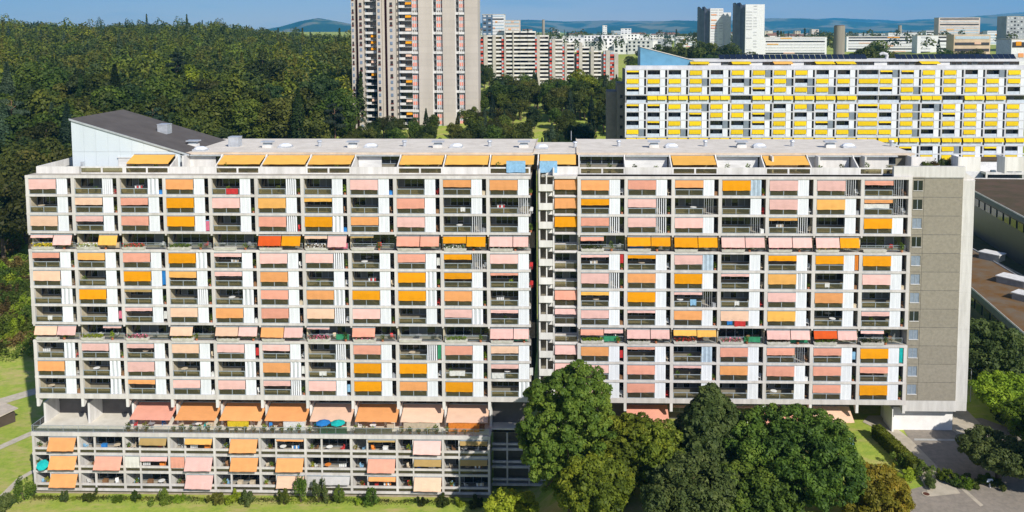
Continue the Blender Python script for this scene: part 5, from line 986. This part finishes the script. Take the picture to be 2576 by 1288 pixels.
# troughs along the two recessed balcony floors
PLANTS = {(0, 0, 0): ('yel', 'yellow'), (0, 0, 2): ('mid', 'red'), (0, 0, 3): ('fore', None), (0, 0, 6): ('brown', 'white'), (0, 0, 8): ('olive', None), (0, 0, 9): ('lime', 'white'), (0, 1, 0): ('olive', None), (0, 1, 2): ('mid', None), (0, 1, 3): ('mid', 'pink'), (0, 1, 4): ('dark', 'pink'), (0, 1, 5): ('yel', 'yellow'),
 (1, 0, 3): ('yel', None), (1, 0, 4): ('brown', None), (1, 0, 10): ('olive', 'red'), (1, 1, 0): ('lime', None), (1, 1, 2): ('olive', 'red'), (1, 1, 4): ('brown', None), (1, 1, 5): ('lime', None)}
for n, k in ((0, 3), (1, 8)):
    fl = 'upper' if n == 0 else 'lower'
    for wing in (0, 1):
        for i in range(11 if wing == 0 else 7):
            x = (i*B if wing == 0 else RX+i*B); pl = PLANTS.get((n, wing, i)) or ((rc.choice(['fore', 'olive', 'lime']), rc.choice([None, None, 'pink', 'white'])) if (i*7+n*3+wing) % 5 < 3 else None); what = f'trough full of {pl[1]+" flowers" if pl[1] else "green plants"}' if pl else 'empty pale trough'
            t = thing('planter_box', f'{what} on the {fl} recessed balcony floor, {WG(wing, i)}', 'planter', wpos(x+1.95, .12, ZT(k+1)+.175), 0, f'planter troughs on the {fl} recessed floor')
            obj('trough', cached('trough', lambda: MB().hexa(((-1.6, -.2, 0), (1.6, -.2, 0), (1.6, .22, 0), (-1.6, .22, 0), (-1.7, -.3, .42), (1.7, -.3, .42), (1.7, .28, .42), (-1.7, .28, .42))).mesh('trough', [TROUGH])), t)
            if pl: obj('foliage', tuft(260, 3.1, .55, .55, .12, pl[0], 3, pl[1]), t, (0, 0, .4))
            if i % 3 != 2 or (n, wing, i) in ((0, 0, 3), (0, 1, 0)): pot_thing(f'bushy pot plant beside the trough, {fl} recessed floor, {WG(wing, i)}', wpos(x+rc.uniform(3.9, 6.0), .25, ZT(k+1)+.175), rc.choice(['fore', 'lime', 'mid']), rc.uniform(.6, 1.2), i, 'pot plants on the recessed floors')
            c = rc.choice(['white', 'white', 'brown', 'beige', 'red', 'black', 'grey'])
            if rc.random() < .85: tag(obj('chair', chair_m(c), None, wpos(x+rc.uniform(4.0, 6.0), 1.1, ZT(k+1)+.13), rc.uniform(-1, 1)), f'{c} chair on the {fl} recessed floor, {WG(wing, i)}', 'chair', 'balcony chairs')
            if rc.random() < .5: c = rc.choice(['white', 'beige', 'grey']); tag(obj('table', table_m(c), None, wpos(x+rc.uniform(1.0, 3.0), 1.2, ZT(k+1)+.13)), f'{c} round table on the {fl} recessed floor, {WG(wing, i)}', 'table', 'balcony tables')
# screens tied to the rails of the recessed floors
for (n, wing, i, c, a, w) in ((1, 0, 6, 'green', 4.4, 1.9), (1, 1, 0, 'green', 3.6, 2.2), (1, 1, 4, 'green', 3.7, 2.6), (1, 0, 10, 'green', 3.6, 2.0), (1, 1, 3, 'green', 3.8, 2.4), (0, 0, 1, 'beige', .4, 6.0), (0, 0, 5, 'white', .3, 3.2), (0, 1, 1, 'blue', .6, 2.0), (0, 0, 6, 'pink', 3.6, 2.8)):
    k = 3 if n == 0 else 8; x = i*B if wing == 0 else RX+i*B
    tag(obj('balcony_screen', cloth_m(c, w, .75), None, wpos(x+a, .44, ZT(k+1)+1.12)), f'{c} fabric screen tied to the rail, {"upper" if n == 0 else "lower"} recessed floor, {WG(wing, i)}', 'screen')
# loggias: something in the slot beside the shutter, things behind open rails
for k in range(12):
    if not LEFT[k]: continue
    for wing in (0, 1):
        codes = LEFT[k].split() if wing == 0 else RIGHT[k].split()[1:]
        for i, c0 in enumerate(codes):
            x = i*B if wing == 0 else RX+i*B; z = ZT(k+1)+.12; where = f'{ORD[k]} row down, {WG(wing, i)}'; op = c0 == '--' or int(c0[1]) < 4; s = rc.random()
            if s < .30: c = rc.choice(['white', 'white', 'beige', 'red', 'brown']); tag(obj('chair', chair_m(c), None, wpos(x+6.2, .55, z), rc.uniform(-.8, .8)), f'{c} chair in the open slot, {where}', 'chair', 'balcony chairs')
            elif s < .48: pot_thing(f'pot plant in the open slot, {where}', wpos(x+6.22, .4, z), rc.choice(['fore', 'lime', 'mid']), rc.uniform(.5, 1.3), i+k, 'pot plants in the slots')
            elif s < .66: c = rc.choice(['white', 'white', 'beige', 'blue', 'brown', 'grey']); tag(obj('storage_box', box_m(c), None, wpos(x+6.2, .6, z), 1.57), f'{c} lidded box in the open slot, {where}', 'box', 'balcony boxes')
            elif s < .74: c = rc.choice(['white', 'red', 'pale blue', 'beige', 'pink']); tag(obj('hung_cloth', cloth_m(c, .5, 1.1), None, wpos(x+5.98, .2, z+1.7)), f'{c} cloth hung in the slot, {where}', 'cloth', 'hung cloths')
            if op and rc.random() < .62:
                s = rc.random()
                if s < .35: c = rc.choice(['white', 'white', 'beige']); tag(obj('table', table_m(c), None, wpos(x+rc.uniform(1.2, 3.2), .9, z+.25)), f'{c} round table behind the open rail, {where}', 'table', 'balcony tables')
                elif s < .65: pot_thing(f'pot plant behind the open rail, {where}', wpos(x+rc.uniform(.9, 3.6), .42, z+.35), rc.choice(['fore', 'lime', 'mid']), rc.uniform(.5, .9), i*3+k, 'pot plants behind the rails')
                elif s < .85: c = rc.choice(['white', 'pale blue', 'red', 'beige']); tag(obj('drying_rack', rack_m(c), None, wpos(x+rc.uniform(1.2, 3.2), .9, z+.3)), f'drying rack with {c} washing, {where}', 'drying rack', 'drying racks')
                else: c = rc.choice(['red', 'pale blue', 'white', 'beige']); tag(obj('hung_cloth', cloth_m(c, rc.choice([.7, 1.1]), .6), None, wpos(x+rc.uniform(.6, 2.8), .0, z+1.01)), f'{c} cloth over the glass rail, {where}', 'cloth', 'hung cloths')
# ones that stand out in the photograph
for (k, wing, i, x, z, c, w, h, lb) in ((0, 0, 4, 2.4, 1.06, 'red', 1.75, .8, 'dark red cloth over the right half of a top row rail'), (5, 0, 2, 5.96, 2.5, 'blue', .58, 2.1, 'tall bright blue board closing a slot beside a shutter'), (10, 0, 9, .9, 1.35, 'white', 2.3, .7, 'two white towels drying over a rail in the lower rows'), (10, 0, 10, .4, 1.1, 'white', 1.8, .8, 'patterned white sheet over the rail next to the joint'), (6, 1, 2, 2.6, 1.35, 'pale blue', .9, .85, 'bright blue towel hanging over a rail in the right wing'), (7, 1, 3, 2.3, 1.1, 'red', 1.6, .95, 'large red tub-shaped cloth hanging over a right wing rail'), (7, 1, 3, 1.2, 1.1, 'blue', .8, .7, 'blue and red towel beside the large red cloth'), (1, 1, 6, .3, 1.75, 'white', 3.6, .62, 'long white sheet drying under the second row awning at the far right'), (4, 1, 5, 5.98, 2.5, 'orange', .55, 2.2, 'orange curtain in a slot of the right wing'), (2, 0, 3, 5.96, 1.7, 'pink', .6, 1.4, 'pink towel hanging in a slot of the third row'), (9, 1, 6, 5.98, 2.5, 'teal', .5, 2.2, 'turquoise board in a slot at the right end'), (9, 0, 8, 5.98, 2.5, 'green', .5, 2.1, 'dark green board in a slot of the lower rows'), (4, 1, 0, 5.98, 2.5, 'red', .5, 1.3, 'crimson cloth in a slot right of the stair tower')):
    xx = (i*B if wing == 0 else RX+i*B)+x; tag(obj('hung_cloth', cloth_m(c, w, h), None, wpos(xx, -.03 if z < 1.5 else .14, ZT(k+1)+z)), lb, 'cloth')
for x, w, lb in ((10*B+2.6, 2.8, 'pale blue sun cloth hung over the roof terrace parapet left of the joint'), (LEND+1.3, 2.6, 'pale blue sun cloth hung under the roof terrace awning at the joint')): tag(obj('hung_cloth', cloth_m('pale blue', w, 1.7), None, wpos(x, 1.7, 48.12+2.0)), lb, 'cloth')
for q, (i, wing) in enumerate([(2, 0), (4, 0), (6, 0), (8, 0), (10, 0), (0, 1), (1, 1), (3, 1), (5, 1), (6, 1)]):
    x = i*B if wing == 0 else RX+i*B
    for s in range(2): pot_thing(f'{["leafy","bushy"][s]} pot plant on the roof terrace, {WG(wing, i)}', wpos(x+1.4+s*3.1, 2.5, 48.13), rc.choice(['fore', 'mid', 'olive']), rc.uniform(.7, 1.2), q+s, 'roof terrace plants', 1.2)
for q, (u, v) in enumerate(((2330, 405), (2352, 402), (2375, 404), (2300, 408), (2398, 410))):
    p = at(u, v+10, 125); bush(f'grey-green shrub on the roof terrace at the end wall, {ORD[q]} from the left', (p.x, 125+q*.4, 48.5), 1.9, 1.5, rc.choice(['olive', 'fore2', 'brown']), 500+q, 'end terrace shrubs', 500)
# belongings on the wide terrace above the podium
for i in range(2, 10):
    x = i*B; z = 9.735; w_ = WG(0, i)
    for s in range(rc.randint(3, 5)): pot_thing(f'{["small","leafy","bushy","flowering","tall"][s]} pot plant along the podium terrace rail, {w_}', wpos(x+.6+s*1.3, PY+.5, z), rc.choice(['fore', 'lime', 'mid', 'yel', 'olive']), rc.uniform(.4, 1.1), s+i, 'podium terrace plants', rc.uniform(.9, 1.3))
    for s in range(3): c = ['white', 'blue', 'beige', 'grey', 'teal', 'brown', 'red'][(i*3+s) % 7]; tag(obj('chair', chair_m(c), None, wpos(x+1.0+s*1.9, rc.uniform(.2, 1.4), z), rc.uniform(0, 6)), f'{c} chair under the podium terrace awning, {w_}', 'chair', 'podium terrace chairs')
    c = rc.choice(['white', 'grey', 'brown']); tag(obj('table', table_m(c), None, wpos(x+2.0+rc.random()*2, .2, z)), f'{c} round table under the podium terrace awning, {w_}', 'table', 'podium terrace tables')
    if i % 2: c = rc.choice(['white', 'beige', 'brown']); tag(obj('storage_box', box_m(c), None, wpos(x+5.5, .3, z), 0, 1.3), f'{c} storage chest under the podium terrace awning, {w_}', 'box', 'podium terrace chests')
for c, x, lb in (('blue', 6*B+2.5, 'blue parasol under a pink terrace awning'), ('teal', 6*B+4.7, 'turquoise parasol under a pink terrace awning')): tag(obj('parasol', parasol_m(c), None, wpos(x, -.7, 9.74), 0, .8), lb, 'parasol')
for i, c, a, w, h, lb in ((5, 'white', 3.2, 3.2, 1.5, 'white side blind hanging from the fourth terrace awning'), (9, 'orange', .7, 4.6, 1.3, 'orange drop cloth below the last terrace awning'), (8, 'beige', .8, 4.9, 1.3, 'beige pleated curtain below a peach terrace awning'), (6, 'green', 2.0, 4.2, .95, 'green fabric screen on the terrace rail below the parasols'), (4, 'yellow', 1.6, 3.2, .8, 'yellow valance hanging from an orange terrace awning'), (7, 'beige', .6, 5.5, .8, 'beige reed screen on the podium terrace rail')):
    tag(obj('hung_cloth', cloth_m(c, w, h), None, wpos(i*B+a, -.35 if c not in ('green',) and 'rail' not in lb else PY+.28, 11.05 if 'rail' not in lb else 10.72)), lb, 'cloth')
# podium loggias
for r in range(3):
    for i in range(10):
        x = i*B; z = PZ[r+1]+.11; w_ = f'{["upper","middle","lower"][r]} podium row, {ORD[i]} bay'; cc = POD[r].split()[i]
        c = rc.choice(['white', 'beige', 'red', 'brown', 'pale blue']); tag(obj('chair', chair_m(c), None, wpos(x+rc.uniform(.6, 1.8), -.7, z+.3), rc.uniform(0, 6)), f'{c} chair in the narrow opening, {w_}', 'chair', 'podium chairs')
        if rc.random() < .6: pot_thing(f'pot plant on the beam of the narrow opening, {w_}', wpos(x+rc.uniform(.5, 1.9), PY+.42, z+.55), rc.choice(['fore', 'lime', 'yel']), .7, i, 'podium plants')
        if cc[2] == '-' or int(cc[3]) < 6:
            for s in range(2):
                c = rc.choice(['white', 'white', 'beige', 'orange', 'red', 'blue', 'brown']); q = rc.random(); px_ = x+3.0+s*1.9+rc.uniform(0, .6)
                if q < .4: tag(obj('chair', chair_m(c), None, wpos(px_, -.8, z+.3), rc.uniform(0, 6)), f'{c} chair as {ORD[s]} item in wide opening, {w_}', 'chair', 'podium chairs')
                elif q < .6: tag(obj('table', table_m(c), None, wpos(px_, -.8, z+.3)), f'{c} round table as {ORD[s]} item in wide opening, {w_}', 'table', 'podium tables')
                elif q < .8: tag(obj('drying_rack', rack_m(c), None, wpos(px_, -.9, z+.35)), f'drying rack with {c} washing, {ORD[s]} item in wide opening, {w_}', 'drying rack', 'drying racks')
                else: tag(obj('storage_box', box_m(c), None, wpos(px_, -.8, z+.5)), f'{c} box as {ORD[s]} item in wide opening, {w_}', 'box', 'podium boxes')
um = tag(obj('parasol', parasol_m('teal'), None, wpos(1.15, PY+.55, PZ[2]+.25), 0, .62), 'tilted turquoise parasol in the leftmost middle podium opening', 'parasol'); um.rotation_euler = (.7, .25, 0)
# right garden: loungers, table, lamp, small white post, manhole
lm = lambda c: cached(('lng', c), lambda: MB().hexa(((0, 0, .28), (.65, 0, .28), (.65, 1.3, .28), (0, 1.3, .28), (0, 0, .36), (.65, 0, .36), (.65, 1.3, .36), (0, 1.3, .36))).hexa(((0, 1.3, .28), (.65, 1.3, .28), (.65, 1.85, .7), (0, 1.85, .7), (0, 1.3, .36), (.65, 1.3, .36), (.65, 1.8, .78), (0, 1.8, .78))).box(.03, .08, .1, .15, 0, .28).box(.57, .62, .1, .15, 0, .28).box(.03, .08, 1.2, 1.25, 0, .28).box(.57, .62, 1.2, 1.25, 0, .28).mesh('sun_lounger', [cm(c, PAL[c])]))
for q, (u, v) in enumerate(((2118, 1126), (2132, 1125))): tag(obj('sun_lounger', lm('pale blue'), None, (*onz(u, v+4, ZR)[:2], ZR+.02), .5-q), f'{["left","right"][q]} pale blue lounger on the small lawn by the hedge', 'sun lounger', 'loungers on the small lawn')
for q, (u, c) in enumerate(((2022, 'white'), (2050, 'blue'), (2072, 'blue'), (2095, 'grey'), (1905, 'white'), (1885, 'white'))): p = at(u, 1070, 119.5); tag(obj('chair', chair_m(c), None, (p.x, 119.5, ZR+.02), q, 1.2), f'{c} garden chair below the right wing awnings, {ORD[q]} placed', 'chair', 'garden chairs')
p = at(1870, 1062, 118.6); tag(obj('parasol', parasol_m('white'), None, (p.x, 118.6, ZR), 0, 1.15), 'white parasol in the garden between the near trees', 'parasol')
for q, u in enumerate((2065, 2085, 2105, 2125, 2140)): p = at(u, 1080, 117.8); bush(f'rusty flowering shrub before the right wing terraces, {ORD[q]} from the left', (p.x, 117.8, ZR), 1.6, 1.1, 'brown' if q % 2 else 'olive', 520+q, 'terrace garden shrubs', 500)
lp = onz(2441, 1010, ZR); la = thing('street_lamp', 'slim grey street lamp behind the corner pier', 'street lamp', (lp.x, lp.y, ZR))
MB().tube((0, 0, 0), (0, 0, 5.4), .07, .05, 8).build('pole', [STEEL], la); MB().tube((0, 0, 5.4), (-.9, 0, 5.6), .045, .04, 6).build('arm', [STEEL], la); MB().box(-1.5, -.85, -.16, .16, 5.52, 5.66).build('lamp_head', [STEEL], la)
wp = onz(2490, 1226, ZR); wt = thing('sign_post', 'small white sign board on a white post at the shrub edge', 'sign post', (wp.x, wp.y, ZR))
MB().tube((0, 0, 0), (0, 0, .75), .13, .09, 8).build('post', [PALE], wt); MB().hexa(((-.45, -.05, .72), (.45, -.05, .72), (.45, .05, .72), (-.45, .05, .72), (-.32, -.05, 1.15), (.32, -.05, 1.15), (.32, .05, 1.15), (-.32, .05, 1.15))).build('board', [cm('pale_blue_board', (.62, .70, .80))], wt)
mh = onz(2330, 1244, ZR); tag(MB().tube((0, 0, 0), (0, 0, .03), .55, .55, 20, 0).tube((0, 0, .03), (0, 0, .045), .4, .4, 16, 1).build('manhole_cover', [PATH, mat('rusty_iron', (.10, .035, .02), .8)], None, (mh.x, mh.y, ZR+.06)), 'rusty round manhole cover on the forecourt', 'manhole cover')
# ------------------------------------------------------------------ air between here and the hills
hz_ = MB().box(-18000, 18000, -420, 21000, -2.5, 900).build('haze', mat('haze_air', (1, 1, 1)))
hzm = hz_.data.materials[0]; N = hzm.node_tree.nodes; N.clear(); o_ = N.new('ShaderNodeOutputMaterial'); pv_ = N.new('ShaderNodeVolumePrincipled')
pv_.inputs['Color'].default_value = (.08, .44, .92, 1); pv_.inputs['Density'].default_value = 7e-5; pv_.inputs['Anisotropy'].default_value = .1
hzm.node_tree.links.new(pv_.outputs[0], o_.inputs['Volume']); setting(hz_, 'stuff'); hz_['label'] = 'thin bluish summer haze in the air'
